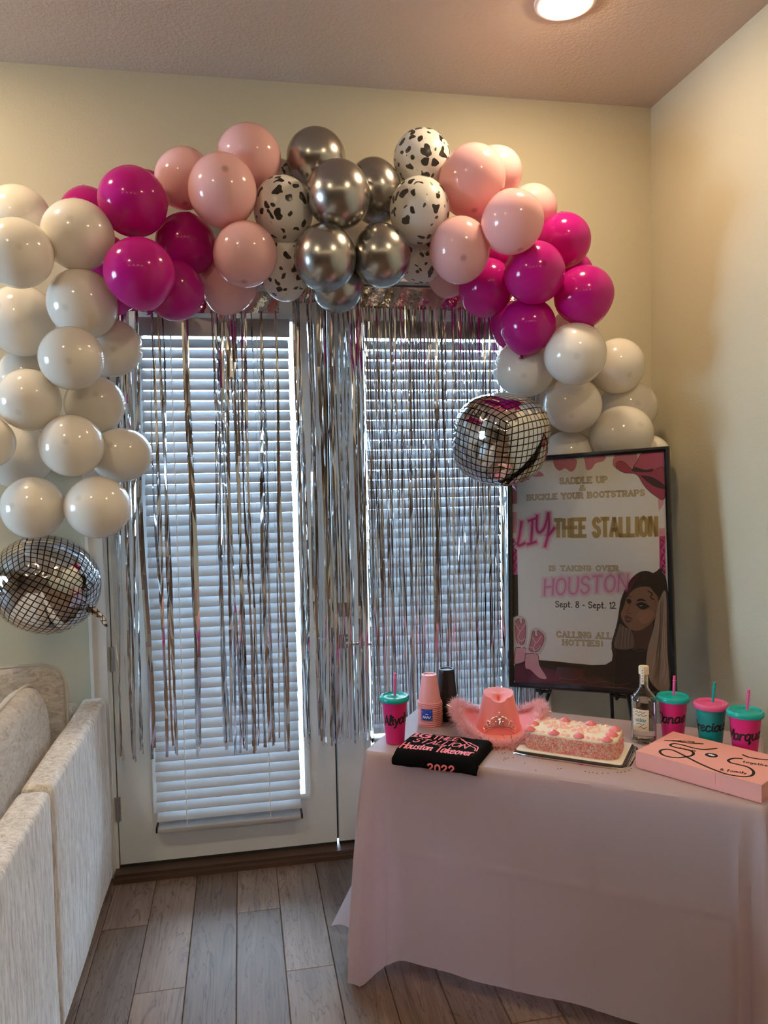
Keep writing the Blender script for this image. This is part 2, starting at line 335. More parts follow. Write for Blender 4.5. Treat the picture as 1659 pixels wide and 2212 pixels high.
BALLOONS=[
(-1.110,-0.333,2.555,0.1147,0.1131,'white','white balloon highest on the left, with its top rim against the beige wall'),
(-1.056,-0.570,2.372,0.1102,0.1102,'white','large white balloon at the left picture edge, below the highest white one'),
(-0.886,-0.480,2.462,0.1184,0.1168,'white','big white balloon in front, touching the upper left magenta balloon'),
(-0.886,-0.448,2.240,0.1156,0.1187,'white','white balloon under the big front white one, beside the lower magenta balloons'),
(-1.113,-0.322,2.204,0.1242,0.1242,'white','large white balloon at left edge, level with the bottom magenta balloons'),
(-0.915,-0.515,2.046,0.1052,0.1052,'white','front white balloon overlapping another just left of the fringe top'),
(-0.822,-0.292,2.116,0.1113,0.1045,'white','white balloon half hidden, overlapping the left end of the fringe below magenta ones'),
(-1.137,-0.184,2.023,0.1065,0.1065,'white','white balloon mostly hidden at far left behind two front white ones'),
(-1.068,-0.458,1.914,0.1035,0.1050,'white','front white balloon at far left with a dark tip spot low on it'),
(-0.880,-0.322,1.909,0.1051,0.1035,'white','white balloon beside the fringe, between two that stick out further right'),
(-0.936,-0.466,1.757,0.1060,0.1060,'white','front white balloon in the middle of the lower left column'),
(-0.795,-0.330,1.726,0.1108,0.0974,'white','white balloon sticking furthest right over the left blind and fringe'),
(-1.198,-0.135,1.734,0.1312,0.1225,'white','white balloon at left edge behind the lower front white balloons'),
(-1.201,-0.478,1.773,0.0897,0.0866,'white','white balloon cut by the left picture edge, only its right side showing'),
(-1.074,-0.442,1.548,0.1064,0.1064,'white','bottom white balloon directly above the left disco ball balloon'),
(-0.860,-0.466,1.544,0.1134,0.1070,'white','bottom white balloon lying over the door casing right of the disco ball'),
(-0.707,-0.455,2.588,0.1159,0.1191,'magenta','upper left magenta balloon with a bright highlight, front of its cluster'),
(-0.902,-0.184,2.628,0.1000,0.0983,'magenta','magenta balloon peeking out behind the big white balloon at upper left'),
(-0.682,-0.555,2.324,0.1155,0.1170,'magenta','large translucent magenta balloon at lower left front'),
(-0.543,-0.300,2.495,0.1088,0.1139,'magenta','dark magenta balloon in the left cluster, touching the pink balloons'),
(-0.583,-0.372,2.309,0.1028,0.1111,'magenta','magenta balloon hanging lowest in the left cluster, over the fringe header'),
(-0.815,-0.170,2.351,0.0876,0.0911,'magenta','small piece of magenta balloon showing under the translucent one at left'),
(-0.690,-0.184,2.708,0.0873,0.0942,'magenta','magenta balloon hidden behind the upper left magenta one, thin edge showing'),
(-0.827,-0.304,2.438,0.0834,0.0834,'magenta','magenta balloon buried between the left white and magenta balloons'),
(-0.541,-0.322,2.723,0.1041,0.1125,'pink','pink balloon furthest left in the arch, beside the upper magenta balloon'),
(-0.404,-0.466,2.635,0.1177,0.1274,'pink','large pink front balloon with a dark tip spot near its top'),
(-0.307,-0.342,2.804,0.1166,0.1166,'pink','highest pink balloon on the left side of the arch'),
(-0.333,-0.482,2.414,0.1100,0.1165,'pink','pink front balloon below the largest left pink one, beside cow print'),
(-0.396,-0.201,2.381,0.1120,0.1173,'pink','lowest pink balloon on the left, its bottom over the foil fringe'),
(-0.191,-0.403,2.600,0.1071,0.1172,'cow','whole cow print balloon left of the silver balloons'),
(-0.187,-0.327,2.407,0.0966,0.1173,'cow','lower left cow print balloon hanging over the fringe header'),
(-0.196,-0.188,2.768,0.0898,0.0933,'cow','cow print balloon mostly hidden behind the highest left pink one'),
(-0.058,-0.314,2.823,0.1110,0.1110,'silver','highest chrome silver balloon at the top of the arch'),
(-0.002,-0.497,2.628,0.1130,0.1212,'silver','largest chrome silver balloon at the centre front of the arch'),
(0.161,-0.322,2.708,0.1001,0.1230,'silver','chrome silver balloon at upper right, half behind the central one'),
(-0.054,-0.489,2.409,0.1102,0.1200,'silver','chrome silver front balloon at lower left of the silver cluster'),
(0.156,-0.449,2.435,0.1082,0.1166,'silver','chrome silver front balloon at lower right of the silver cluster'),
(0.015,-0.299,2.367,0.1006,0.1148,'silver','lowest chrome silver balloon, just above the central door gap'),
(0.346,-0.330,2.832,0.1114,0.1132,'cow','highest cow print balloon, right of the silver cluster'),
(0.303,-0.449,2.602,0.1106,0.1191,'cow','whole cow print balloon right of the silver cluster, in front'),
(0.334,-0.298,2.476,0.0934,0.1042,'cow','lower right cow print balloon under the front one'),
(0.507,-0.442,2.720,0.1224,0.1379,'pink','largest pink balloon on the right, beside the highest cow print balloon'),
(0.650,-0.305,2.809,0.1017,0.1017,'pink','pink balloon half hidden behind the largest right pink one'),
(0.598,-0.620,2.517,0.1079,0.1145,'pink','pink front balloon above the right magenta cluster'),
(0.803,-0.291,2.681,0.0997,0.0960,'pink','pink balloon furthest right, half hidden behind a front pink one'),
(0.437,-0.506,2.446,0.1097,0.1198,'pink','dusky pink front balloon with a dark tip spot low, beside right cow print'),
(0.485,-0.200,2.446,0.0974,0.0974,'pink','pink balloon peeking out below the dusky pink one, over the foil header'),
(0.650,-0.170,2.627,0.0989,0.0989,'pink','pink balloon buried between the right pink balloons'),
(0.900,-0.369,2.535,0.1053,0.1108,'magenta','highest magenta balloon on the right, beside the plain wall'),
(0.721,-0.512,2.372,0.1133,0.1150,'magenta','magenta front balloon in the right cluster with a dark tip spot'),
(0.934,-0.475,2.302,0.1129,0.1129,'magenta','magenta balloon furthest right in the arch'),
(0.592,-0.335,2.353,0.1030,0.1229,'magenta','magenta balloon furthest left in the right cluster, over the fringe'),
(0.738,-0.398,2.200,0.1039,0.1129,'magenta','lowest magenta balloon on the right, above the white ones'),
(0.754,-0.190,2.245,0.0919,0.0995,'magenta','thin edge of magenta balloon left of the lowest right one'),
(0.697,-0.258,2.496,0.0781,0.0781,'magenta','small dark magenta balloon behind the right front pink balloon'),
(1.013,-0.216,2.456,0.0768,0.0807,'magenta','small edge of magenta balloon between two right magenta balloons'),
(0.904,-0.459,2.082,0.1191,0.1191,'white','white front balloon directly below the rightmost magenta balloon'),
(0.780,-0.249,2.055,0.1227,0.1171,'white','white balloon on the right column furthest left, over the fringe'),
(1.202,-0.220,2.070,0.1132,0.1171,'white','white balloon on the right column beside the room corner, upper one'),
(0.981,-0.260,1.905,0.1202,0.1145,'white','white balloon just right of the right disco ball balloon'),
(1.297,-0.135,1.904,0.1250,0.1150,'white','white balloon beside the room corner, behind the lower front white one'),
(1.204,-0.250,1.779,0.1360,0.1224,'white','white front balloon resting above the top of the poster frame'),
(1.018,-0.135,1.697,0.1196,0.1096,'white','white balloon behind the poster frame top, right of the disco ball'),
(1.364,-0.190,1.688,0.0919,0.0939,'white','white balloon peeking over the right end of the poster frame'),
(1.022,-0.192,2.219,0.1049,0.0972,'white','white balloon hidden between the right magenta and white balloons')]
POSTER_SHAPES=[
('blob_print', 1, (0.62, 0.2, 0.26), [(-0.1333, 0.4603), (-0.0756, 0.4639), (-0.0343, 0.4556), (-0.0391, 0.4184), (-0.0584, 0.4051), (-0.0815, 0.4213), (-0.1051, 0.4124), (-0.1258, 0.4333)]),
('blob_print', 1, (0.62, 0.2, 0.26), [(-0.0046, 0.4597), (0.0795, 0.4616), (0.0741, 0.44), (0.044, 0.4334), (0.0259, 0.4109), (0.0056, 0.4087), (0.0011, 0.4401)]),
('blob_print', 1, (0.62, 0.2, 0.26), [(0.1108, 0.422), (0.1139, 0.4499), (0.1314, 0.4638), (0.1993, 0.4637), (0.2057, 0.433), (0.1833, 0.4033), (0.1252, 0.4073)]),
('blob_print', 1, (0.62, 0.2, 0.26), [(-0.236, 0.3954), (-0.1757, 0.3943), (-0.1793, 0.4088), (-0.2033, 0.42), (-0.226, 0.413)]),
('swatch_print', 1, (0.62, 0.2, 0.26), [(-0.3132, 0.3668), (-0.2877, 0.3664), (-0.2886, 0.2833), (-0.3123, 0.2839)]),
('swatch_print', 1, (0.75, 0.38, 0.42), [(-0.3126, 0.2485), (-0.29, 0.2476), (-0.2898, 0.1593), (-0.3118, 0.1599)]),
('bandana_print', 1, (0.6, 0.03, 0.2), [(-0.312, 0.136), (-0.289, 0.1359), (-0.2889, -0.0132), (-0.3112, -0.0142)]),
('swatch_print', 1, (0.035, 0.018, 0.014), [(-0.3112, -0.0147), (-0.2878, -0.0143), (-0.2874, -0.1905), (-0.3086, -0.1935)]),
('swatch_print', 1, (0.75, 0.38, 0.42), [(0.2793, 0.2751), (0.3017, 0.278), (0.3001, 0.256), (0.2817, 0.2274)]),
('swatch_print', 1, (0.75, 0.38, 0.42), [(0.2799, 0.1604), (0.3016, 0.1621), (0.3021, 0.1305), (0.2799, 0.1292)]),
('bandana_print', 1, (0.6, 0.03, 0.2), [(0.2799, 0.1292), (0.3021, 0.1305), (0.3001, -0.0192), (0.2779, -0.024)]),
('hat_print', 2, (0.55, 0.09, 0.16), [(0.2056, 0.4305), (0.2206, 0.457), (0.2526, 0.4626), (0.3087, 0.4612), (0.3063, 0.3762), (0.2589, 0.3842), (0.1879, 0.3914)]),
('hat_print', 3, (0.42, 0.045, 0.09), [(0.1242, 0.4073), (0.1247, 0.4277), (0.1395, 0.4357), (0.1607, 0.4251), (0.1795, 0.4036), (0.2047, 0.3948), (0.259, 0.3877), (0.3068, 0.3949), (0.3044, 0.2769), (0.2658, 0.2926), (0.2302, 0.3302), (0.2019, 0.3769), (0.154, 0.3876)]),
('hat_print', 4, (0.05, 0.015, 0.02), [(0.1941, 0.4096), (0.2356, 0.3938), (0.2649, 0.3968), (0.2552, 0.3835), (0.2078, 0.3866), (0.1841, 0.3932)]),
('hat_print', 4, (0.05, 0.015, 0.02), [(0.2151, 0.3731), (0.263, 0.3621), (0.3049, 0.3279), (0.3045, 0.3132), (0.2667, 0.3262), (0.2368, 0.3498)]),
('hair_print', 2, (0.035, 0.018, 0.014), [(-0.3048, -0.4714), (-0.3067, -0.3907), (-0.2027, -0.3654), (0.0665, -0.37), (0.0902, -0.2839), (0.1136, -0.2042), (0.1274, -0.1267), (0.1438, -0.0815), (0.1677, -0.0383), (0.1968, -0.0115), (0.2261, -0.0034), (0.2538, -0.0118), (0.301, -0.0327), (0.3075, -0.4949)]),
('floor_print', 3, (0.13, 0.012, 0.035), [(-0.3048, -0.4688), (-0.3031, -0.4059), (-0.2653, -0.3836), (-0.1822, -0.3937), (-0.1298, -0.407), (-0.1186, -0.4428)]),
('hair_print', 3, (0.1, 0.012, 0.03), [(0.1498, -0.0912), (0.1686, -0.0422), (0.1943, -0.0169), (0.2011, -0.0252), (0.1791, -0.0569), (0.1616, -0.0921)]),
('neck_print', 3, (0.1, 0.05, 0.035), [(0.1725, -0.2294), (0.2457, -0.1915), (0.2496, -0.301), (0.1705, -0.3065)]),
('face_print', 4, (0.3, 0.145, 0.08), [(0.1591, -0.097), (0.1858, -0.0725), (0.2245, -0.0641), (0.2558, -0.076), (0.2696, -0.1096), (0.2655, -0.1576), (0.2479, -0.1962), (0.2076, -0.2298), (0.1747, -0.2346), (0.15, -0.2188), (0.1335, -0.195), (0.1288, -0.1707), (0.1414, -0.1412), (0.1491, -0.1167)]),
('cheek_print', 5, (0.38, 0.18, 0.09), [(0.1977, -0.1587), (0.2361, -0.1542), (0.2533, -0.1674), (0.2409, -0.1973), (0.2082, -0.2067), (0.1877, -0.1831)]),
('hair_print', 5, (0.42, 0.3, 0.22), [(0.2706, -0.1216), (0.2986, -0.0854), (0.2975, -0.2991), (0.2986, -0.463), (0.2422, -0.4394), (0.22, -0.3735), (0.2266, -0.3019), (0.2468, -0.2344), (0.2584, -0.1816)]),
('hair_print', 5, (0.2, 0.13, 0.09), [(0.1245, -0.2088), (0.1466, -0.2238), (0.1685, -0.2377), (0.1716, -0.3002), (0.1018, -0.3029), (0.1143, -0.2383)]),
('hair_print', 5, (0.035, 0.018, 0.014), [(0.1762, -0.0764), (0.2003, -0.0568), (0.2375, -0.064), (0.2711, -0.1048), (0.2763, -0.0807), (0.252, -0.0423), (0.2055, -0.0374), (0.1791, -0.0569)]),
('eye_print', 6, (0.02, 0.012, 0.01), [(0.1889, -0.1356), (0.2009, -0.1268), (0.2181, -0.1294), (0.2345, -0.1417), (0.2156, -0.1526), (0.1989, -0.1481)]),
('eye_print', 6, (0.02, 0.012, 0.01), [(0.1524, -0.1195), (0.1611, -0.1136), (0.1694, -0.1228), (0.1645, -0.1311), (0.156, -0.1293)]),
('brow_print', 6, (0.02, 0.012, 0.01), [(0.1845, -0.124), (0.1989, -0.1122), (0.213, -0.1121), (0.2267, -0.1226), (0.2105, -0.1189), (0.1978, -0.12)]),
('lips_print', 6, (0.14, 0.06, 0.045), [(0.1413, -0.1841), (0.152, -0.1761), (0.1618, -0.1827), (0.1725, -0.1892), (0.1637, -0.202), (0.1494, -0.2043)]),
('boot_print', 4, (0.7, 0.62, 0.58), [(-0.3059, -0.1935), (-0.2793, -0.1851), (-0.2526, -0.2027), (-0.2483, -0.2488), (-0.2572, -0.3209), (-0.2952, -0.3198), (-0.3061, -0.2712)]),
('boot_print', 5, (0.62, 0.2, 0.26), [(-0.299, -0.2078), (-0.2848, -0.1992), (-0.2818, -0.2188), (-0.271, -0.2186), (-0.2697, -0.2005), (-0.2602, -0.208), (-0.2564, -0.2491), (-0.2644, -0.3007), (-0.2912, -0.2991), (-0.2984, -0.2658)]),
('boot_print', 5, (0.75, 0.38, 0.42), [(-0.2979, -0.3173), (-0.2524, -0.3217), (-0.2598, -0.368), (-0.2813, -0.3813), (-0.3066, -0.3835), (-0.3052, -0.3434)]),
('boot_print', 6, (0.7, 0.62, 0.58), [(-0.2339, -0.2423), (-0.2073, -0.2333), (-0.171, -0.2567), (-0.1725, -0.2948), (-0.1993, -0.3414), (-0.2536, -0.3386), (-0.244, -0.2897)]),
('boot_print', 7, (0.62, 0.2, 0.26), [(-0.2277, -0.2523), (-0.2197, -0.248), (-0.2173, -0.2684), (-0.2041, -0.2679), (-0.2054, -0.2455), (-0.1815, -0.2647), (-0.1829, -0.2926), (-0.2075, -0.3301), (-0.2418, -0.3264), (-0.2345, -0.2894)]),
('boot_print', 7, (0.75, 0.38, 0.42), [(-0.259, -0.3424), (-0.2077, -0.3418), (-0.1998, -0.3845), (-0.1723, -0.4283), (-0.1746, -0.4415), (-0.2037, -0.4361), (-0.239, -0.4067), (-0.2602, -0.3976)])]
POSTER_TEXT=[
('SADDLE UP', (-0.1033, 0.3583), (0.0846, 0.3534), 0.0261, 'serif'),
('&', (-0.0239, 0.3252), (-0.001, 0.3255), 0.0237, 'serif'),
('BUCKLE YOUR BOOTSTRAPS', (-0.2426, 0.2966), (0.2282, 0.2926), 0.0245, 'serif'),
('THEE STALLION', (-0.1266, 0.1401), (0.2699, 0.1348), 0.0684, 'bold'),
('IS TAKING OVER', (-0.1532, 0.0001), (0.1207, -0.0017), 0.0216, 'serif'),
('HOUSTON', (-0.1756, -0.1012), (0.1548, -0.0804), 0.0643, 'neon'),
('Sept. 8 - Sept. 12', (-0.1294, -0.1482), (0.1076, -0.1505), 0.0234, 'date'),
('CALLING ALL', (-0.1261, -0.2685), (0.0881, -0.2688), 0.0242, 'serif'),
('HOTTIES!', (-0.101, -0.2997), (0.0535, -0.2994), 0.023, 'serif')]
LIY_STROKES=[[(-0.2692, 0.2053), (-0.2779, 0.1526), (-0.2854, 0.1073), (-0.2566, 0.1151)], [(-0.2382, 0.2084), (-0.2231, 0.2132), (-0.208, 0.2179)], [(-0.222, 0.2115), (-0.2253, 0.1616), (-0.2296, 0.1134)], [(-0.2437, 0.1106), (-0.2286, 0.1144), (-0.2092, 0.1192)], [(-0.2025, 0.2292), (-0.2042, 0.1767), (-0.1933, 0.1581), (-0.1745, 0.1732), (-0.1635, 0.2016), (-0.1545, 0.2368)], [(-0.1545, 0.2368), (-0.152, 0.1959), (-0.1563, 0.1492), (-0.1702, 0.0996)], [(-0.1564, 0.144), (-0.143, 0.1592), (-0.1302, 0.1754)]]
BOOT_SWIRLS=[[(-0.2996, -0.2193), (-0.289, -0.2397), (-0.2783, -0.2497), (-0.2674, -0.2339), (-0.2565, -0.2182)], [(-0.2783, -0.2497), (-0.2894, -0.2758), (-0.2761, -0.2908), (-0.2599, -0.28)], [(-0.2895, -0.2913), (-0.2764, -0.3165), (-0.2603, -0.3108)], [(-0.2279, -0.2738), (-0.215, -0.2938), (-0.2044, -0.2883), (-0.191, -0.2675)], [(-0.215, -0.2938), (-0.2232, -0.3196), (-0.2101, -0.3267), (-0.1941, -0.3083)], [(-0.2443, -0.3153), (-0.2284, -0.3147), (-0.2182, -0.3397)]]
PORTRAIT_STROKES=[(7, (0.27, 0.18, 0.13), 0.0022, [(0.2787, -0.1218), (0.2739, -0.1956), (0.2635, -0.2815), (0.2505, -0.3672), (0.2395, -0.4367)]), (7, (0.56, 0.43, 0.33), 0.0022, [(0.2829, -0.1391), (0.2786, -0.1955), (0.2726, -0.2811), (0.2706, -0.3662), (0.2597, -0.4311)]), (7, (0.27, 0.18, 0.13), 0.0022, [(0.2875, -0.1121), (0.2824, -0.1954), (0.2716, -0.2812), (0.269, -0.3663), (0.2581, -0.4314)]), (7, (0.56, 0.43, 0.33), 0.0022, [(0.2978, -0.1392), (0.2934, -0.1951), (0.2877, -0.2806), (0.2974, -0.3649), (0.2865, -0.4303)]), (7, (0.27, 0.18, 0.13), 0.0022, [(0.2804, -0.1362), (0.276, -0.1955), (0.2707, -0.2812), (0.2617, -0.3667), (0.2513, -0.413)]), (7, (0.56, 0.43, 0.33), 0.0022, [(0.2741, -0.1337), (0.2696, -0.1957), (0.2618, -0.2815), (0.2493, -0.3673), (0.2384, -0.4336)]), (7, (0.27, 0.18, 0.13), 0.0022, [(0.2848, -0.1449), (0.2806, -0.1954), (0.2754, -0.281), (0.2631, -0.3666), (0.2524, -0.4224)]), (7, (0.56, 0.43, 0.33), 0.0022, [(0.2803, -0.1294), (0.2757, -0.1955), (0.2706, -0.2812), (0.265, -0.3665), (0.2546, -0.4138)]), (7, (0.27, 0.18, 0.13), 0.0022, [(0.2862, -0.1304), (0.2816, -0.1954), (0.2732, -0.2811), (0.2694, -0.3663), (0.2585, -0.4329)]), (7, (0.56, 0.43, 0.33), 0.0022, [(0.2811, -0.1066), (0.2758, -0.1955), (0.2646, -0.2814), (0.2639, -0.3666), (0.2533, -0.4201)]), (7, (0.27, 0.18, 0.13), 0.0022, [(0.2799, -0.125), (0.2751, -0.1956), (0.2661, -0.2814), (0.2588, -0.3668), (0.2485, -0.4099)]), (7, (0.56, 0.43, 0.33), 0.0022, [(0.2778, -0.1135), (0.2727, -0.1956), (0.2658, -0.2814), (0.2526, -0.3671), (0.2417, -0.4306)]), (7, (0.27, 0.18, 0.13), 0.0022, [(0.2822, -0.1185), (0.2773, -0.1955), (0.2698, -0.2812), (0.2658, -0.3665), (0.2554, -0.4121)]), (7, (0.56, 0.43, 0.33), 0.0022, [(0.2751, -0.1146), (0.27, -0.1957), (0.2641, -0.2815), (0.2426, -0.3676), (0.232, -0.4216)]), (7, (0.27, 0.18, 0.13), 0.0022, [(0.279, -0.1124), (0.2739, -0.1956), (0.2657, -0.2814), (0.2537, -0.3671), (0.2426, -0.4372)]), (7, (0.56, 0.43, 0.33), 0.0022, [(0.2911, -0.1456), (0.2869, -0.1953), (0.2808, -0.2808), (0.2861, -0.3655), (0.2758, -0.4094)]), (7, (0.12, 0.075, 0.05), 0.002, [(0.1301, -0.216), (0.1253, -0.2574), (0.1215, -0.2988)]), (7, (0.3, 0.2, 0.14), 0.002, [(0.1362, -0.2187), (0.1315, -0.2572), (0.1277, -0.2985)]), (7, (0.12, 0.075, 0.05), 0.002, [(0.1424, -0.2215), (0.1377, -0.257), (0.1339, -0.2983)]), (7, (0.3, 0.2, 0.14), 0.002, [(0.1485, -0.2242), (0.1439, -0.2568), (0.14, -0.298)]), (7, (0.12, 0.075, 0.05), 0.002, [(0.1546, -0.227), (0.1501, -0.2566), (0.1462, -0.2978)]), (7, (0.3, 0.2, 0.14), 0.002, [(0.1606, -0.2297), (0.1562, -0.2564), (0.1524, -0.2976)]), (7, (0.12, 0.075, 0.05), 0.002, [(0.1667, -0.2324), (0.1624, -0.2562), (0.1585, -0.2973)]), (3.5, (0.085, 0.045, 0.035), 0.002, [(0.1721, -0.052), (0.1493, -0.1108), (0.1352, -0.1598)]), (3.5, (0.085, 0.045, 0.035), 0.002, [(0.1827, -0.0461), (0.156, -0.1107), (0.1373, -0.1549)]), (3.5, (0.085, 0.045, 0.035), 0.002, [(0.1932, -0.0403), (0.1626, -0.1107), (0.1393, -0.15)]), (3.5, (0.085, 0.045, 0.035), 0.002, [(0.2037, -0.0344), (0.1692, -0.1106), (0.1413, -0.1451)]), (3.5, (0.085, 0.045, 0.035), 0.002, [(0.2142, -0.0286), (0.1759, -0.1105), (0.1433, -0.1402)]), (3.5, (0.085, 0.045, 0.035), 0.002, [(0.2247, -0.0228), (0.1825, -0.1105), (0.1454, -0.1353)]), (7, (0.17, 0.075, 0.045), 0.0022, [(0.1665, -0.1277), (0.1603, -0.1472), (0.1523, -0.1634), (0.1588, -0.1691), (0.1683, -0.167)]), (7, (0.02, 0.012, 0.01), 0.0028, [(0.1842, -0.1357), (0.2033, -0.1258), (0.2218, -0.1304), (0.2391, -0.1436)]), (7, (0.6, 0.5, 0.45), 0.0022, [(0.2006, -0.1393), (0.21, -0.1382)]), (7, (0.02, 0.012, 0.01), 0.0022, [(0.1505, -0.1186), (0.1602, -0.1126), (0.1704, -0.1213)]), (7, (0.02, 0.012, 0.01), 0.0024, [(0.1518, -0.1059), (0.1605, -0.1009), (0.1689, -0.1057)]), (7, (0.45, 0.24, 0.16), 0.002, [(0.146, -0.1898), (0.1583, -0.1915), (0.1677, -0.1942)]), (7, (0.24, 0.12, 0.07), 0.003, [(0.2548, -0.1097), (0.2607, -0.1481), (0.2481, -0.1866), (0.2148, -0.221)]), (7, (0.02, 0.012, 0.01), 0.004, [(0.2324, -0.081), (0.2484, -0.0929), (0.2411, -0.1051), (0.2547, -0.1145)]), (4, (0.09, 0.05, 0.045), 0.0035, [(0.0896, -0.3073), (0.1471, -0.3002), (0.1938, -0.3127), (0.2266, -0.3019)]), (4, (0.15, 0.08, 0.07), 0.002, [(-0.1184, -0.4303), (-0.0704, -0.4375), (-0.0303, -0.4303), (0.009, -0.4452), (0.0579, -0.435), (0.1104, -0.4464), (0.1579, -0.4363)]), (4, (0.11, 0.05, 0.05), 0.0022, [(-0.111, -0.4448), (-0.0506, -0.4536), (-0.001, -0.4531), (0.0574, -0.4568), (0.1245, -0.4551)])]
BANDANA_SWIRLS=[[(-0.3072, 0.1242), (-0.2936, 0.1159), (-0.3058, 0.1003), (-0.2939, 0.0842), (-0.3061, 0.0686), (-0.2942, 0.0499), (-0.3064, 0.0369), (-0.2946, 0.0157), (-0.3057, -0.0026)], [(0.2842, 0.1174), (0.2968, 0.1073), (0.2843, 0.0882), (0.2966, 0.0686), (0.2845, 0.0446), (0.2977, 0.0251), (0.2847, 0.0059), (0.2966, -0.011)]]
FRAME_C=(0.984, -0.379, 1.234)
FRAME_X=(0.79119, -0.60973, 0.04741)
FRAME_Z=(0.05724, 0.15101, 0.98687)
FRAME_N=(-0.60888, -0.77809, 0.15438)
BOX_STROKES=[[(0.1368, 0.0719), (0.1152, 0.0324), (0.082, 0.0213), (0.0566, 0.0393), (0.0529, 0.0643), (0.072, 0.0807), (0.1136, 0.0654), (0.1689, 0.0383), (0.2235, 0.0177), (0.271, 0.0089), (0.3078, 0.023), (0.3218, 0.047), (0.3136, 0.079), (0.2899, 0.1003), (0.2635, 0.1009), (0.2418, 0.0998), (0.2294, 0.1145), (0.2344, 0.1394), (0.2522, 0.153)], [(0.1368, 0.0719), (0.1351, 0.0929), (0.1227, 0.1093), (0.1011, 0.112), (0.0684, 0.1082), (0.0505, 0.1171), (0.0541, 0.1373), (0.0815, 0.1428), (0.1121, 0.1405), (0.1414, 0.1503), (0.1643, 0.1848)], [(0.0211, 0.1422), (0.0433, 0.1594), (0.0745, 0.168), (0.1016, 0.1843), (0.1171, 0.1934)], [(0.2429, 0.1852), (0.2638, 0.1777), (0.288, 0.1838), (0.3097, 0.1945), (0.3293, 0.2131)]]
BOX_BADGE=((0.1774, 0.1193), (0.1964, 0.1374), (0.1682, 0.1402))
BOX_TEXT=[('together', (0.2657, 0.1259), (0.3353, 0.1438)), ('& family', (0.2436, 0.0244), (0.3073, 0.0453)), ('friends', (0.0817, 0.1063), (0.1294, 0.1156)), ('gathering', (0.0398, 0.1561), (0.0916, 0.1899))]

# ================================================================== THE SETTING
ZC, XR, XL, YB = 3.248, 1.484, -7.0, -7.6
struct(MB().box(XL-.1, XR+.1, YB-.1, .15, -.12, -.012).build('floor', 'wood', smooth=False))
floor = bpy.data.objects['floor']
# planks: one mesh per length, laid in columns running to the door
PW = .1615; plank_mesh = {}
def plank_me(L):
    k = round(L, 2)
    if k not in plank_mesh:
        g = .0009; c = .002; w = PW/2-g; l = k/2-g
        mb = MB()
        mb.add([(-w, -l, 0), (w, -l, 0), (w, l, 0), (-w, l, 0), (-w, -l, .010), (w, -l, .010), (w, l, .010), (-w, l, .010),
                (-w+c, -l+c, .012), (w-c, -l+c, .012), (w-c, l-c, .012), (-w+c, l-c, .012)],
               [(0, 1, 5, 4), (1, 2, 6, 5), (2, 3, 7, 6), (3, 0, 4, 7), (4, 5, 9, 8), (5, 6, 10, 9), (6, 7, 11, 10), (7, 4, 8, 11), (8, 9, 10, 11)])
        o = mb.build('plank', 'wood', smooth=False); plank_mesh[k] = o.data; bpy.data.objects.remove(o)
    return plank_mesh[k]
joints = {0: -.386, 1: -1.3, 2: -.775, -1: -.765, 3: -.392, -2: -1.1, -3: -.5, 4: -.95}
for c in range(-10, 12):
    xc = -.3535-PW*c
    if xc+PW/2 > XR: continue
    cuts = [0.0]; y = joints.get(c, -.3-.9*rnd.random())
    while y > -3.4:
        cuts.append(y); y -= rnd.choice((.9, 1.2, 1.5))
    cuts.append(-3.4)
    for a, b_ in zip(cuts, cuts[1:]):
        L = round(a-b_, 2)
        if L < .05: continue
        o = bpy.data.objects.new('plank', plank_me(L)); COL.objects.link(o); o.parent = floor; o.location = (xc, (a+b_)/2, -.012)
struct(MB().box(XL-.1, XR+.1, YB-.1, .15, ZC, ZC+.1).build('ceiling', 'ceiling_paint', smooth=False))
DOOR_T = 2.43
wb = MB().box(XL-.1, -.935, 0, .15, 0, ZC).box(.935, XR+.1, 0, .15, 0, ZC).box(-.935, .935, 0, .15, DOOR_T+.03, ZC)
struct(wb.build('wall_back', 'wall_paint', smooth=False))
struct(MB().box(XR, XR+.1, YB, 0, 0, ZC).build('wall_right', 'wall_paint', smooth=False))
struct(MB().box(XL, XR, YB-.1, YB, 0, ZC).build('wall_front', 'dark_paint', smooth=False))
WY0, WY1, WZ0, WZ1 = -2.3, -.3, .7, 2.3            # window in the left wall, out of view
struct(MB().box(XL-.1, XL, YB, WY0, 0, ZC).box(XL-.1, XL, WY1, 0, 0, ZC).box(XL-.1, XL, WY0, WY1, 0, WZ0).box(XL-.1, XL, WY0, WY1, WZ1, ZC).build('wall_left', 'wall_paint', smooth=False))
wf = MB()
for y in (WY0, (WY0+WY1)/2, WY1): wf.box(XL-.07, XL-.02, y-.03, y+.03, WZ0, WZ1)
wf.box(XL-.07, XL-.02, WY0, WY1, WZ0, WZ0+.06).box(XL-.07, XL-.02, WY0, WY1, WZ1-.06, WZ1)
w1 = struct(wf.build('window_1', 'trim_paint', smooth=False))
for k in range(2): MB().box(XL-.048, XL-.044, WY0+.03+k*1.0, WY0+.97+k*1.0, WZ0+.06, WZ1-.06).build('pane', 'window_glass', w1, smooth=False)
def baseboard(name, pts):
    mb = MB()
    for x0, x1, y0, y1 in pts: mb.box(x0, x1, y0, y1, 0, .10); 
    struct(mb.build(name, 'trim_paint', smooth=False))
baseboard('baseboard_right', [(XR-.015, XR, YB, 0)]); baseboard('baseboard_back', [(XL, -.99, -.015, 0), (.975, XR-.015, -.015, 0)])
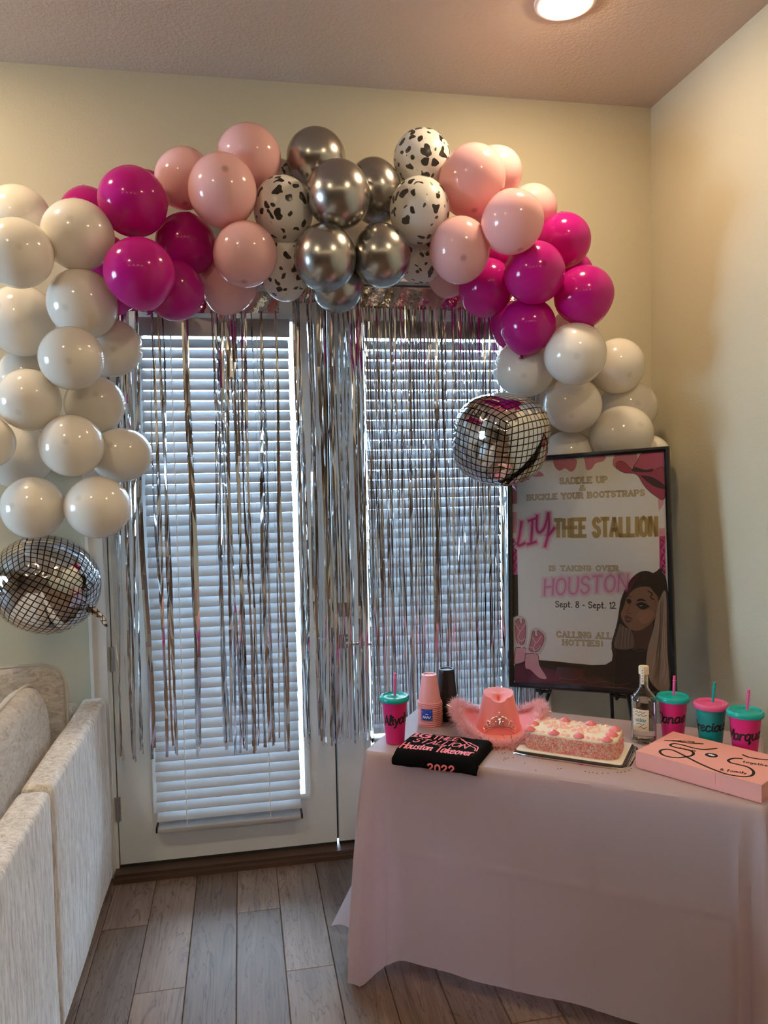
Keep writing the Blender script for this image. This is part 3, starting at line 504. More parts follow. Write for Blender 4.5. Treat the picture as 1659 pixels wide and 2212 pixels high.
# casing round the double door
cs = MB().box(-.99, -.925, -.02, 0, 0, DOOR_T+.085).box(.925, .975, -.02, 0, 0, DOOR_T+.085).box(-.925, .925, -.02, 0, DOOR_T+.02, DOOR_T+.085)
cs.box(-.935, -.912, 0, .12, 0, DOOR_T+.03).box(.912, .935, 0, .12, 0, DOOR_T+.03).box(-.912, .912, 0, .12, DOOR_T+.01, DOOR_T+.03)
cs.box(-.93, -.893, .047, .062, .03, DOOR_T+.03).box(.893, .93, .047, .062, .03, DOOR_T+.03).box(-.91, .91, .047, .062, DOOR_T-.015, DOOR_T+.03)
cs.box(-.99, -.978, -.026, -.02, 0, DOOR_T+.085).box(.963, .975, -.026, -.02, 0, DOOR_T+.085)
struct(cs.build('trim_1', 'trim_paint', smooth=False))
th = MB().box(-.925, .925, -.075, .10, 0, .018).box(-.925, .925, -.055, .10, .018, .030)
struct(th.build('trim_2', 'threshold_wood', smooth=False))
def door(name, x0, x1, hx0, hx1, hinge_x):
    z0, z1, hz0, hz1 = .045, DOOR_T, .275, 2.275; y0, y1 = .0, .045
    mb = MB().box(x0, hx0, y0, y1, z0, z1).box(hx1, x1, y0, y1, z0, z1).box(hx0, hx1, y0, y1, z0, hz0).box(hx0, hx1, y0, y1, hz1, z1)
    d = struct(mb.build(name, 'door_paint', smooth=False))
    # raised glazing bead round the pane
    w = .022; bd = MB().box(hx0-w, hx0, -.012, 0, hz0-w, hz1+w).box(hx1, hx1+w, -.012, 0, hz0-w, hz1+w).box(hx0, hx1, -.012, 0, hz0-w, hz0).box(hx0, hx1, -.012, 0, hz1, hz1+w)
    bd.build('glazing_bead', 'door_paint', d, smooth=False)
    MB().box(hx0, hx1, .020, .024, hz0, hz1).build('pane', 'window_glass', d, smooth=False)
    MB().box(x0, x1, .004, .040, .030, z0).build('door_sweep', 'gasket', d, smooth=False)
    for hz in (.28, .906, 2.15):
        h = MB().tube([(hinge_x, -.007, hz-.05), (hinge_x, -.007, hz+.05)], .007, 10); h.box(hinge_x-.012, hinge_x+.012, -.003, .0, hz-.05, hz+.05)
        h.build('hinge', 'hinge', d)
    return d
d1 = door('door_1', -.907, -.005, -.745, -.139, -.909)
d2 = door('door_2', .005, .907, .15, .765, .909)
MB().box(-.004, .004, .028, .04, .045, DOOR_T).build('astragal', 'gasket', d2, smooth=False)
db = MB().box(.020, .078, -.012, 0, 1.03, 1.09); db.tube([(.049, -.012, 1.06), (.049, -.024, 1.06)], .02, 20); db.box(.045, .053, -.034, -.024, 1.044, 1.076)
db.build('deadbolt', 'chrome', d2)
lv = MB().box(.018, .076, -.01, 0, .894, .952); lv.tube([(.047, -.01, .923), (.047, -.05, .923)], .011, 14)
lv.tube([(.040, -.048, .923), (.08, -.05, .921), (.12, -.05, .917), (.158, -.047, .912)], [.010, .009, .008, .007], 12)
lv.build('door_handle', 'chrome', d2)
# patio outside
struct(MB().box(-9, 9, .16, 16, -.3, -.14).build('ground', 'outside_ground', smooth=False))

# ------------------------------------------------------------------ recessed lamps
def lamp(x, y, label):
    t = thing('ceiling_light', label, 'ceiling light', (x, y, ZC), 0, 'round ceiling lights')
    MB().lathe([(.082, -.0005), (.082, -.010), (.092, -.013), (.104, -.009), (.106, 0)], 40).build('trim_ring', 'lamp_ring', t)
    MB().lathe([(.0005, -.030), (.03, -.0285), (.055, -.024), (.074, -.015), (.082, -.006)], 40).build('diffuser', 'lamp_diffuser', t)
lamp(.772, -.69, 'round lit ceiling light seen at the top of the picture')
lamp(-1.52, -.69, 'round ceiling light left of view above the sofa')
for x, lbl in ((.772, 'added round fill light on the ceiling over the right of the room, out of view'), (-1.52, 'added round fill light on the ceiling over the left of the room, out of view')): lamp(x, -2.4, lbl)  # unseen pair added as high fill on the balloon fronts and poster
for i, x in enumerate((-3.0, -1.6, -.4, .8)):
    lamp(x, -5.6-.3*(i % 2), ('far ceiling light nearest the left wall', 'far ceiling light second from the left wall', 'far ceiling light second from the right wall', 'far ceiling light nearest the right wall')[i])

# ================================================================== BLINDS
SLAT = None
def blind(name, label, x0, x1, ztop, zbot, cords):
    global SLAT
    xc = (x0+x1)/2; hw = (x1-x0)/2; yc = -.045
    t = thing(name, label, 'window blind', (xc, 0, zbot), 0, 'white slat blinds on the door')
    zt = ztop-zbot
    MB().box(-hw+.004, hw-.004, -.068, -.014, zt-.045, zt).build('headrail', 'blind', t, smooth=False)
    v = MB().rbox(-hw-.006, hw+.006, -.076, -.069, zt-.062, zt+.012, .004); v.build('valance', 'blind', t)
    if SLAT is None:
        a = math.radians(51); pr = []
        n = 7
        for k in range(n):
            s = -.025+.05*k/(n-1); c = .0028*(1-(s/.025)**2); pr.append((s*math.cos(a)-c*math.sin(a), s*math.sin(a)+c*math.cos(a)))
        mb = MB(); vs = []
        for sx in (-1, 1):
            for y, z in pr: vs.append((sx, y, z))
            for y, z in reversed(pr): vs.append((sx, y+.0022*math.sin(a), z-.0022*math.cos(a)))
        m2 = 2*n; fs = [(k, (k+1) % m2, m2+(k+1) % m2, m2+k) for k in range(m2)] + [tuple(range(m2-1, -1, -1)), tuple(range(m2, 2*m2))]
        o = mb.add(vs, fs).build('slat', 'blind'); SLAT = o.data; bpy.data.objects.remove(o)
    z = zt-.085; k = 0
    while z > .035:
        o = bpy.data.objects.new('slat', SLAT); COL.objects.link(o); o.parent = t; o.location = (.001*math.sin(k*2.1), yc, z); o.scale = (hw, 1, 1); z -= .0418; k += 1
        o.rotation_euler = (math.radians(.7*math.sin(k*1.7)), 0, 0)
    MB().rbox(-hw, hw, yc-.027, yc+.027, 0, .022, .006).build('bottom_rail', 'blind', t)
    for cx in cords:
        MB().box(cx-xc-.0019, cx-xc+.0019, yc-.0235, yc-.0215, .015, zt-.05).build('ladder_cord', 'cord', t, smooth=False)
        MB().box(cx-xc-.0019, cx-xc+.0019, yc+.0215, yc+.0235, .015, zt-.05).build('ladder_cord', 'cord', t, smooth=False)
    for sx in (-1, 1):
        MB().box(sx*(hw+.004)-.004, sx*(hw+.004)+.004, yc-.012, .0, .0, .02).build('hold_down_bracket', 'black_plastic', t, smooth=False)
    return t
bl = blind('window_blind', 'white slatted blind on the left door leaf, hanging longest', -.748, -.163, 2.262, .188, (-.630, -.290))
MB().tube([(.23, -.075, 1.9), (.232, -.076, 1.25)], .0012, 6).build('pull_cord', 'cord', bl)
MB().lathe([(.003, 0), (.006, -.006), (.008, -.028), (.002, -.032)], 12, (.232, -.076, 1.252)).build('cord_tassel', 'cord', bl)
blind('window_blind', 'white slatted blind on the right door leaf behind dense fringe', .155, .735, 2.262, .488, (.265, .615))

# ================================================================== FOIL FRINGE
strand_me = []
for k in range(16):
    R2 = random.Random(100+k); n = 34; vs = []; w = .0024+.0012*R2.random()
    a = R2.random()*PI; x = 0; y = 0; tw = R2.uniform(-.06, .06)
    ph = R2.random()*6
    for i in range(n+1):
        z = -i/n
        kick = R2.gauss(0, .07) if R2.random() < .93 else R2.gauss(0, .9)
        aa = a+tw*i+kick
        px_ = .004*math.sin(ph+i*.21)+R2.gauss(0, .0003); py_ = .004*math.cos(ph*1.3+i*.17)+R2.gauss(0, .0003)
        vs += [(px_-w*math.cos(aa), py_-w*math.sin(aa), z), (px_+w*math.cos(aa), py_+w*math.sin(aa), z)]
    o = MB().add(vs, [(2*i, 2*i+1, 2*i+3, 2*i+2) for i in range(n)]).build('strand', 'foil', smooth=False); strand_me.append(o.data); bpy.data.objects.remove(o)
def fringe(label, x0, x1, zt, clumps, zb, y, wide=1.0):
    t = thing('foil_fringe_curtain', label, 'fringe curtain', (0, 0, zb), 0, 'silver foil fringe curtains')
    R3 = random.Random(int(abs(x0)*1000)+5)
    nx = 60
    def hd(u, v):
        X = x0+(x1-x0)*u
        return (X, y+.006*math.sin(u*47+v*3)+.006*noise.noise((X*18, v*2, 1.3)), zt-zb+(1-v)*.085+.008*noise.noise((X*9, v*3, 7)))
    MB().grid(hd, nx, 6).build('header', 'foil_header', t)
    for a, b_, cnt in clumps:
        for i in range(cnt):
            X = a+(b_-a)*(i+.5+R3.uniform(-.7, .7))/cnt; top = zt-zb+.01
            bot = R3.uniform(-.035, .03)+(.02 if R3.random() < .1 else 0)
            o = bpy.data.objects.new('strand', R3.choice(strand_me)); COL.objects.link(o); o.parent = t
            o.location = (X, y+R3.uniform(-.016, .010), top); s_ = wide*R3.uniform(.8, 1.35); o.scale = (s_, s_, top-bot)
            o.rotation_euler = (R3.gauss(0, .0018), R3.gauss(0, .0035), R3.uniform(0, 6.28))
fringe('sparse silver foil fringe curtain over the left door leaf', -.885, -.20, 2.29,
       [(-.872, -.858, 3), (-.84, -.815, 5), (-.80, -.785, 4), (-.762, -.754, 3), (-.702, -.692, 4), (-.668, -.656, 4), (-.574, -.560, 6), (-.470, -.445, 6), (-.43, -.41, 5), (-.395, -.37, 6), (-.355, -.33, 6), (-.31, -.30, 3), (-.285, -.265, 5), (-.245, -.205, 5)], .53, -.092, 1.5)
fringe('silver foil fringe curtain over the middle stiles between the blinds', -.15, .135, 2.33,
       [(-.148, -.115, 11), (-.095, -.06, 5), (-.045, -.02, 5), (-.005, .02, 5), (.035, .075, 8), (.09, .13, 10)], .54, -.118, 1.35)
fringe('dense silver foil fringe curtain over the right door leaf, its header showing', .12, .915, 2.32,
       [(.135, .76, 120), (.76, .905, 52)], .57, -.089)

# ================================================================== BALLOONS
bal_me = None
def balloon_mesh():
    mb = MB(); n = 40; m = 22; vs = [(0, -1.0, 0)]; 
    for i in range(1, m):
        t = PI*i/m; y = -math.cos(t); r = math.sin(t)
        if y > 0: r *= 1-.10*y**3; y = y*(1+.10*y**4)          # slightly pear shaped towards the knot
        for j in range(n): a = 2*PI*j/n; vs.append((r*math.cos(a), y, r*math.sin(a)))
    vs.append((0, 1.10, 0)); fs = [(0, 1+(j+1) % n, 1+j) for j in range(n)]
    for i in range(m-2):
        for j in range(n): fs.append((1+i*n+j, 1+i*n+(j+1) % n, 1+(i+1)*n+(j+1) % n, 1+(i+1)*n+j))
    L = len(vs)-1; fs += [(1+(m-2)*n+j, 1+(m-2)*n+(j+1) % n, L) for j in range(n)]
    return mb.add(vs, fs)
src = {}
GR = {'white': 'white balloons of the arch', 'pink': 'pink balloons of the arch', 'magenta': 'magenta balloons of the arch', 'silver': 'chrome silver balloons of the arch', 'cow': 'cow print balloons of the arch'}
SPOT = {}
for i, (x, y, z, rx, rz_, kind, label) in enumerate(BALLOONS):
    if kind not in src:
        b0 = balloon_mesh().build('balloon', 'balloon_'+kind, angle=80)
        k = MB().lathe([(.03, 0), (.075, .03), (.06, .06), (.035, .075), (.09, .11), (.11, .12)], 12)
        ko = k.build('knot', 'knot_'+kind, b0); ko.rotation_euler = (-PI/2, 0, 0); ko.location = (0, 1.08, 0)
        src[kind] = b0; o = b0
    else:
        o = copy_tree(src[kind])
    o.location = (x, y, z); r = (rx+rz_)/2; o.scale = (rx, r*.98, rz_)
    # tip direction: out from the arch line, mostly into the room
    o.rotation_euler = (rnd.uniform(-.5, .5), rnd.uniform(-.3, .3), rnd.uniform(-.5, .5))
    if 'tip spot near its top' in label: o.rotation_euler = (-.28, 0, .1)
    elif 'tip spot low' in label: o.rotation_euler = (.5, 0, -.15)
    elif 'cluster with a dark tip spot' in label: o.rotation_euler = (-.05, 0, -.05)
    elif kind == 'pink' or kind == 'magenta': o.rotation_euler = (rnd.choice((1.25, -1.25)), rnd.uniform(-.3, .3), rnd.uniform(-.5, .5))
    tag(o, label, 'balloon', GR[kind])

# ------------------------------------------------------------------ foil disco ball balloons
def cube_ball(e, cells, n, r, squash, pucker):
    mb = MB(); uvs = []
    axes = [((1, 0, 0), (0, 1, 0), (0, 0, 1)), ((-1, 0, 0), (0, -1, 0), (0, 0, 1)), ((0, 1, 0), (-1, 0, 0), (0, 0, 1)), ((0, -1, 0), (1, 0, 0), (0, 0, 1)), ((0, 0, 1), (1, 0, 0), (0, 1, 0)), ((0, 0, -1), (1, 0, 0), (0, -1, 0))]
    for A, U_, V_ in axes:
        A, U_, V_ = Vector(A), Vector(U_), Vector(V_); vs = []
        for j in range(n+1):
            for i in range(n+1):
                u = math.tan((i/n-.5)*PI/2); v = math.tan((j/n-.5)*PI/2); d = (A+u*U_+v*V_).normalized()
                s = (abs(d.x)**e+abs(d.y)**e+abs(d.z)**e)**(-1/e)
                ed = max(abs(i/n-.5), abs(j/n-.5))*2; ln = (i if abs(j/n-.5) > abs(i/n-.5) else j)/n
                pk = pucker*max(0, (ed-.8)/.2)*math.sin(ln*38)
                p = d*s*r*(1+pk); vs.append((p.x*squash[0], p.y*squash[1], p.z*squash[2]))
        fs = [(j*(n+1)+i, j*(n+1)+i+1, (j+1)*(n+1)+i+1, (j+1)*(n+1)+i) for j in range(n) for i in range(n)]
        mb.add(vs, fs); uvs += [[(c[0]/n*cells, c[1]/n*cells) for c in ((i, j), (i+1, j), (i+1, j+1), (i, j+1))] for j in range(n) for i in range(n)]
    return mb, uvs
def disco(label, loc, r, e, cells, rot, squash, pucker, tail):
    t = thing('disco_ball_balloon', label, 'balloon', loc, 0, 'foil disco ball balloons')
    mb, uvs = cube_ball(e, cells, 28, r, squash, pucker)
    o = mb.build('foil_body', 'disco_foil', t, angle=80); o.rotation_euler = rot
    lay = o.data.uv_layers.new(name='UVMap')
    for p, q in zip(o.data.polygons, uvs):
        for li, c in zip(p.loop_indices, q): lay.data[li].uv = c
    MB().tube([(.01, .03, r*.6), (.012, .05, r*.95), (.014, .08, r*1.75)], .0006, 5).build('hanging_line', 'cord', t)
    if tail:
        tb = MB(); pts = [Vector(p) for p in tail]
        tb.tube(pts, [.020, .016, .012, .009, .010, .004][:len(pts)], 8)
        to = tb.build('tail', 'disco_foil', t); l2 = to.data.uv_layers.new(name='UVMap')
        for p in to.data.polygons:
            for li in p.loop_indices:
                c = to.data.vertices[to.data.loops[li].vertex_index].co; l2.data[li].uv = (c.x*60, c.z*60)
disco('round silver disco ball balloon with a foil tail, above the sofa', (-1.078, -.30, 1.263), .186, 2.05, 13, (.55, .50, .35), (1.03, .9, .97), .010,
      [(.145, -.03, -.08), (.165, -.045, -.095), (.182, -.05, -.108), (.196, -.05, -.122), (.205, -.05, -.14), (.212, -.05, -.158)])
disco('squarish silver disco ball balloon beside the top of the poster', (.616, -.42, 1.762), .163, 2.75, 11, (.33, -.17, .50), (1.06, 1, 1.04), .012, None)

# ================================================================== FRAMED POSTER ON EASEL
FC, FX, FZ, FN = Vector(FRAME_C), Vector(FRAME_X), Vector(FRAME_Z), Vector(FRAME_N)
Wf, Hf, BW = .655, .96, .0195
pm = Matrix((FX, -FN, FZ)).transposed().to_4x4(); pm.translation = FC-FZ*Hf/2
poster = thing('framed_poster', 'black framed party poster with pink hat, boots and portrait, standing on easel', 'poster')
poster.matrix_world = pm
poster.rotation_mode = 'XYZ'
h = Hf
def bar(pts):   # mitred bar: outer/inner edge points in (x,z)
    mb = MB(); vs = []
    for (x, z, yy) in pts: vs.append((x, yy, z))
    return mb
def frame_bar(o0, o1, i1, i0):
    prof = [(0, .022), (0, -.004), (.18, -.012), (.6, -.012), (1, -.003), (1, .004)]
    vs = []
    for k, yy in prof:
        for a, b_ in ((o0, i0), (o1, i1)): vs.append((a[0]+(b_[0]-a[0])*k, yy, a[1]+(b_[1]-a[1])*k))
    m_ = len(prof); fs = [(2*q, 2*q+1, 2*q+3, 2*q+2) for q in range(m_-1)]
    MB().add(vs, fs).build('frame_bar', 'frame_black', poster, angle=30)
x0, x1, z0, z1 = -Wf/2, Wf/2, 0, h
O = [(x0, z0), (x1, z0), (x1, z1), (x0, z1)]; I = [(x0+BW, z0+BW), (x1-BW, z0+BW), (x1-BW, z1-BW), (x0+BW, z1-BW)]
for k in range(4): frame_bar(O[k], O[(k+1) % 4], I[(k+1) % 4], I[k])
MB().box(x0+.004, x1-.004, .008, .020, z0+.004, z1-.004).build('backing_board', 'dark_metal', poster, smooth=False)
sheet = MB().box(x0+BW*.5, x1-BW*.5, .006, .008, z0+BW*.5, z1-BW*.5).build('print_sheet', 'poster_paper', poster, smooth=False)
LY = .00022
def clampx(a): return max(-Wf/2+BW*.8, min(Wf/2-BW*.8, a))
def clampz(b_): return max(-Hf/2+BW*.8, min(Hf/2-BW*.8, b_))
def on_sheet(layer): return lambda a, b_: (clampx(a), .006-LY*layer, clampz(b_)+h/2)
SMOOTH = {'blob_print', 'hat_print', 'hair_print', 'face_print', 'cheek_print', 'eye_print', 'brow_print', 'lips_print', 'boot_print', 'floor_print'}
for name, layer, col, pts in POSTER_SHAPES:
    p = list(pts)
    if name in SMOOTH: p = smooth_line(p+[p[0]], 4)[:-1]
    f = on_sheet(layer); mb = MB(); vs = [f(*q) for q in p]
    area = sum(a[0]*b_[1]-b_[0]*a[1] for a, b_ in zip(p, p[1:]+p[:1])); idx = range(len(vs)) if area > 0 else range(len(vs)-1, -1, -1)
    mb.add(vs, [tuple(idx)]).build(name, cmat(col), sheet, smooth=False)
    if name in ('hat_print', 'boot_print') and layer in (2, 3, 5, 7) and max(col) > .2:
        lettering([list(p)+[p[0]]], .0022, on_sheet(layer+.5), 'outline_print', cmat((.10, .02, .03)), sheet)
for layer, col, w, pts in PORTRAIT_STROKES:
    lettering([smooth_line(pts)], w, on_sheet(layer), 'brush_print', cmat(col), sheet)
for txt, A, B, hh, kind in POSTER_TEXT:
    if kind == 'serif':
        ls = fit_text(txt, A, B, hh*.86, gap=.36, serif=.13)
        lettering(ls, hh*.26, on_sheet(2), 'lettering', 'gold_print', sheet); lettering(ls, hh*.10, on_sheet(3), 'lettering', 'gold_light', sheet)
    elif kind == 'bold': lettering(fit_text(txt, A, B, hh, gap=.34), hh*.235, on_sheet(3), 'lettering', 'gold_print', sheet)
    elif kind == 'date': lettering(fit_text(txt, A, B, hh, gap=.24, serif=.10), hh*.17, on_sheet(2), 'lettering', cmat((.06, .03, .02)), sheet)
    else:
        ls = fit_text(txt, A, B, hh, gap=.26, slant=.16)
        for q, (w, c) in enumerate(((.56, (.85, .74, .72)), (.40, (.84, .64, .66)), (.24, (.82, .50, .58)), (.075, (.74, .22, .44)))):
            lettering(ls, hh*w, on_sheet(1+q*.5 if q < 3 else 4), 'lettering', cmat(c), sheet, step=.01)
for q, (w, c) in enumerate(((.040, (.85, .73, .72)), (.028, (.84, .55, .60)), (.018, (.80, .28, .42)), (.0085, (.55, .03, .17)))):
    lettering([smooth_line(s) for s in LIY_STROKES], w, on_sheet(1+q*.5 if q < 3 else 4), 'lettering', cmat(c), sheet)
lettering([smooth_line(s) for s in BOOT_SWIRLS], .003, on_sheet(8), 'boot_stitching', cmat((.72, .65, .6)), sheet)
lettering([smooth_line(s) for s in BANDANA_SWIRLS], .003, on_sheet(3), 'bandana_print', cmat((.03, .005, .015)), sheet)
lettering([smooth_line([(q[0]+.004, q[1]-.012) for q in s]) for s in BANDANA_SWIRLS], .002, on_sheet(3), 'bandana_print', cmat((.72, .3, .45)), sheet)
MB().box(x0+BW*.7, x1-BW*.7, -.0005, .0005, z0+BW*.7, z1-BW*.7).build('glazing', 'acrylic', poster, smooth=False)
# easel in world coordinates from the poster plane
def fpt(a, b_, n_): return FC+FX*a+FZ*(b_-0)+FN*n_
ez = FC-FZ*Hf/2
easel = thing('easel', 'thin black tripod easel holding the framed poster behind the table', 'easel', (ez.x, ez.y, 0))
base = Vector((ez.x, ez.y, 0))
Xh = Vector((FX.x, FX.y, 0)).normalized(); Nh = Vector((FN.x, FN.y, 0)).normalized()
def loc(a, n_, z): return Xh*a+Nh*n_+Vector((0, 0, z))
ap = loc(.04, -.125, 1.34)
for foot in (loc(-.43, .0, .004), loc(.26, .0, .004)):
    top = ap; e = MB(); d = top-foot; e.tube([foot+d*.0, foot+d*.25, foot+d*1.0], [.008, .008, .0085], 8); e.build('leg', 'dark_metal', easel)
MB().tube([loc(.04, -.36, .004), ap-Vector((0, 0, .03))], .008, 8).build('leg', 'dark_metal', easel)
MB().lathe([(.001, .06), (.014, .055), (.018, .02), (.018, -.05), (.004, -.055)], 12, ap).build('apex_joint', 'dark_metal', easel)
for a in (-.19, .11):
    zb_ = ez.z+FX.z*a-.006
    c = MB().tube([loc(a, -.035, zb_-.010), loc(a, .022, zb_-.008), loc(a, .026, zb_+.012)], .006, 8); c.tube([loc(a-.03, -.018, zb_-.008), loc(a+.03, -.018, zb_-.008)], .007, 8)
    c.build('ledge_hook', 'black_plastic', easel)

# ================================================================== SOFA
sofa = thing('sectional_sofa', 'beige chenille sofa seen from behind its two-piece back', 'sofa', (-.93, -1.5, 0))
def sofa_box(name, x0, x1, y0, y1, z0, z1, r, bulge=.0, nx=10, ny=14, nz=12):
    # softened upholstered block, world coordinates shifted to the sofa root
    c = Vector(((x0+x1)/2, (y0+y1)/2, (z0+z1)/2)); hx, hy, hz = (x1-x0)/2, (y1-y0)/2, (z1-z0)/2
    mb = MB()
    def soft(p):
        q = Vector((max(-hx+r, min(hx-r, p.x)), max(-hy+r, min(hy-r, p.y)), max(-hz+r, min(hz-r, p.z)))); d = p-q
        if d.length > 1e-6: d = d.normalized()*r
        b_ = bulge*(1-(p.y/hy)**2)*(1-(p.z/hz)**2)*(1 if p.x > 0 else -1)*(abs(p.x)/hx)
        w = q+d+c+Vector((b_+.004*noise.noise((p.y*3, p.z*3, 4)), 0, .004*noise.noise((p.x*5, p.y*4, 1))))
        return w-Vector((-.93, -1.5, 0))
    for ax in range(3):
        for s in (-1, 1):
            o = (ax+1) % 3, (ax+2) % 3; hs = (hx, hy, hz); ns = (nx, ny, nz)
            def fn(u, v, ax=ax, s=s, o=o):
                p = [0, 0, 0]; p[ax] = s*hs[ax]
                def sp(t, H):            # cluster samples at the rounded rims
                    t = 2*t-1; k = (H-r)/H; return H*(math.copysign(k+(1-k)*max(0, (abs(t)-.7)/.3), t) if abs(t) > .7 else t/.7*k)
                p[o[0]] = sp(u if s > 0 else 1-u, hs[o[0]]); p[o[1]] = sp(v, hs[o[1]]); return soft(Vector(p))
            mb.grid(fn, 22, 22)
    return mb.build(name, 'chenille', sofa, angle=60)
sofa_box('back_panel', -1.022, -.93, -.945, -.035, .02, .765, .022, .006)
sofa_box('back_panel', -1.022, -.93, -2.55, -.965, .02, .765, .022, .006)
sofa_box('arm', -1.95, -1.024, -.135, -.035, .02, .755, .03)
sofa_box('seat', -1.95, -1.024, -2.55, -.137, .10, .44, .05)
for x, y in ((-1.0, -.10), (-1.0, -2.45), (-1.88, -.12), (-1.88, -2.45)): MB().box(x-.03+.93, x+.03+.93, y-.03+1.5, y+.03+1.5, 0, .03).build('foot', 'black_plastic', sofa, smooth=False)
def cushion(name, label, size, loc, rot, seam_axis_mat='piping'):
    w, d, hgt = size                                   # width (local x), thickness (y), height (z)
    mb = MB(); n = 30
    def se(t, e): return math.copysign(abs(math.cos(t))**e, math.cos(t)), math.copysign(abs(math.sin(t))**e, math.sin(t))
    def fn(u, v):
        cx, sz = se(2*PI*u, .40); k = v*2-1; rr = (1-abs(k)**2.6)**.55
        rr = max(rr, .0); return (cx*w/2*(.30+.70*rr) if abs(k) < 1 else cx*w/2*.3, k*d/2*(1-.12*(cx*cx+sz*sz)), sz*hgt/2*(.30+.70*rr))
    prof = 22; mb.grid(fn, 48, prof, True)
    nv = 48; mb.f.append(tuple(range(nv-1, -1, -1))); mb.f.append(tuple((prof-1)*nv+j for j in range(nv)))
    mb.v = [(x+.010*noise.noise((x*6, y*6, z*6)), y+.012*noise.noise((x*5+9, y*5, z*5)), z+.010*noise.noise((x*6, y*6+5, z*6))) for x, y, z in mb.v]
    o = mb.build(name, 'chenille_cushion', None, angle=70)
    o.location = loc; o.rotation_euler = rot; tag(o, label, 'cushion', 'cushions on the sofa')
    pp = [(se(2*PI*t/96, .40)[0]*(w/2+.002), 0, se(2*PI*t/96, .40)[1]*(hgt/2+.002)) for t in range(97)]
    MB().tube(pp, .006, 7, False).build('piping', 'piping', o)
    return o
cushion('back_cushion', 'large beige back cushion leaning over the sofa back, with piped edge', (.96, .175, .58), (-1.117, -.80, .655), (0, .0, PI/2))
cushion('throw_pillow', 'beige throw pillow with piped rim at the far end of the sofa', (.46, .15, .40), (-1.275, -.235, .745), (-.18, 0, .12))

# ================================================================== TABLE
TZ = .732; TA = math.radians(-34.303); T0 = Vector((.001, -.798, 0)); TL, TD = 1.195, .61
TU = Vector((math.cos(TA), math.sin(TA), 0)); TV = Vector((-TU.y, TU.x, 0))
def tw(u, v, z=TZ): return T0+TU*u+TV*v+Vector((0, 0, z))
table = thing('folding_table', 'folding table hidden under the pale pink plastic cloth', 'table', T0, TA)
MB().rbox(.012, TL-.012, .012, TD-.012, TZ-.045, TZ-.004, .02).build('table_top', 'table_top', table)
for u in (.14, TL-.14):
    for v in (.09, TD-.09):
        MB().tube([(u, v, .0), (u, v, TZ-.045)], .014, 10).build('leg', 'table_leg', table)
        MB().lathe([(.001, .0), (.019, 0), (.019, .03), (.015, .035)], 12, (u, v, 0)).build('foot', 'black_plastic', table)
    MB().tube([(u, .09, .18), (u, TD-.09, .18)], .010, 8).build('cross_bar', 'table_leg', table)
# cloth: top sheet plus hanging skirt with corner folds and packing creases
cl = MB(); r = .025; per = []
def corner_pts():
    # perimeter of the rounded rectangle, counter-clockwise from front-left, with (point, outward normal, corner weight)
    out = []
    def seg(a, b_, n, k):
        L = math.hypot(b_[0]-a[0], b_[1]-a[1]); 
        for i in range(k):
            t = i/k; p = (a[0]+(b_[0]-a[0])*t, a[1]+(b_[1]-a[1])*t); dd = min(t, 1-t)*L; out.append((p, n, math.exp(-(dd/.055)**2)))
    def arc(c, a0, k):
        for i in range(k):
            a = a0+PI/2*i/k; out.append(((c[0]+r*math.cos(a), c[1]+r*math.sin(a)), (math.cos(a), math.sin(a)), 1.0))
    seg((r, 0), (TL-r, 0), (0, -1), 110); arc((TL-r, r), -PI/2, 10)
    seg((TL, r), (TL, TD-r), (1, 0), 50); arc((TL-r, TD-r), 0, 10)
    seg((TL-r, TD), (r, TD), (0, 1), 80); arc((r, TD-r), PI/2, 10)
    seg((0, TD-r), (0, r), (-1, 0), 50); arc((r, r), PI, 10)
    return out
per = corner_pts(); NP = len(per); rows = 60
cre_v = (.255, .50, .745, .99); cre_h = .42
vs = []
for j in range(rows+1):
    t = j/rows
    for i, (p, n, cw) in enumerate(per):
        front = n[1] < -.9; left = n[0] < -.9
        zb = .057+.004*math.sin(i*.13)-(.042*cw)
        z = TZ+.0015 if j == 0 else TZ-.004-(TZ-.004-zb)*((j-1)/(rows-1))
        tt = max(0, (TZ-z)/TZ)
        o = .004+tt*.012
        o += cw*tt**.7*.075*(.6+.4*math.cos(i*.9))                                # corner cone
        o += .006*tt*math.sin(i*.37+2*math.sin(i*.05))*(1 if not front else .35)       # gentle hang
        if left: o += .035*tt*math.sin(PI*(p[1]/TD))*math.sin(p[1]*26+1.0)
        if n[0] > .9: o += .03*tt*math.sin(p[1]*24)
        if front:
            for c in cre_v: o += .0032*max(0, 1-abs(p[0]-c)/.011)
            o += .0030*max(0, 1-abs(z-cre_h)/.012)
            if p[0] < .068: o += .034*min(1, tt*2.2)*(.75+.25*math.sin(p[0]*60))
            if p[0] > TL-.085: o += .030*min(1, tt*2.2)*(.7+.3*math.sin(p[0]*70))
            o += .008*tt*noise.noise((p[0]*4, z*4, 3))
        if j == 0: o = -.004
        if j == 1: o = .0035
        vs.append((p[0]+n[0]*o, p[1]+n[1]*o, z))
fs = [(j*NP+(i+1) % NP, j*NP+i, (j+1)*NP+i, (j+1)*NP+(i+1) % NP) for j in range(rows) for i in range(NP)]
fs = [tuple(reversed(f)) for f in fs]
cl.add(vs, fs)
fs_top = tuple(range(NP)); cl.f.append(fs_top)
cloth = cl.build('tablecloth', 'tablecloth', None, angle=50, loc=T0, rz=TA)
tag(cloth, 'pale pink plastic tablecloth hanging over the folding table', 'tablecloth')
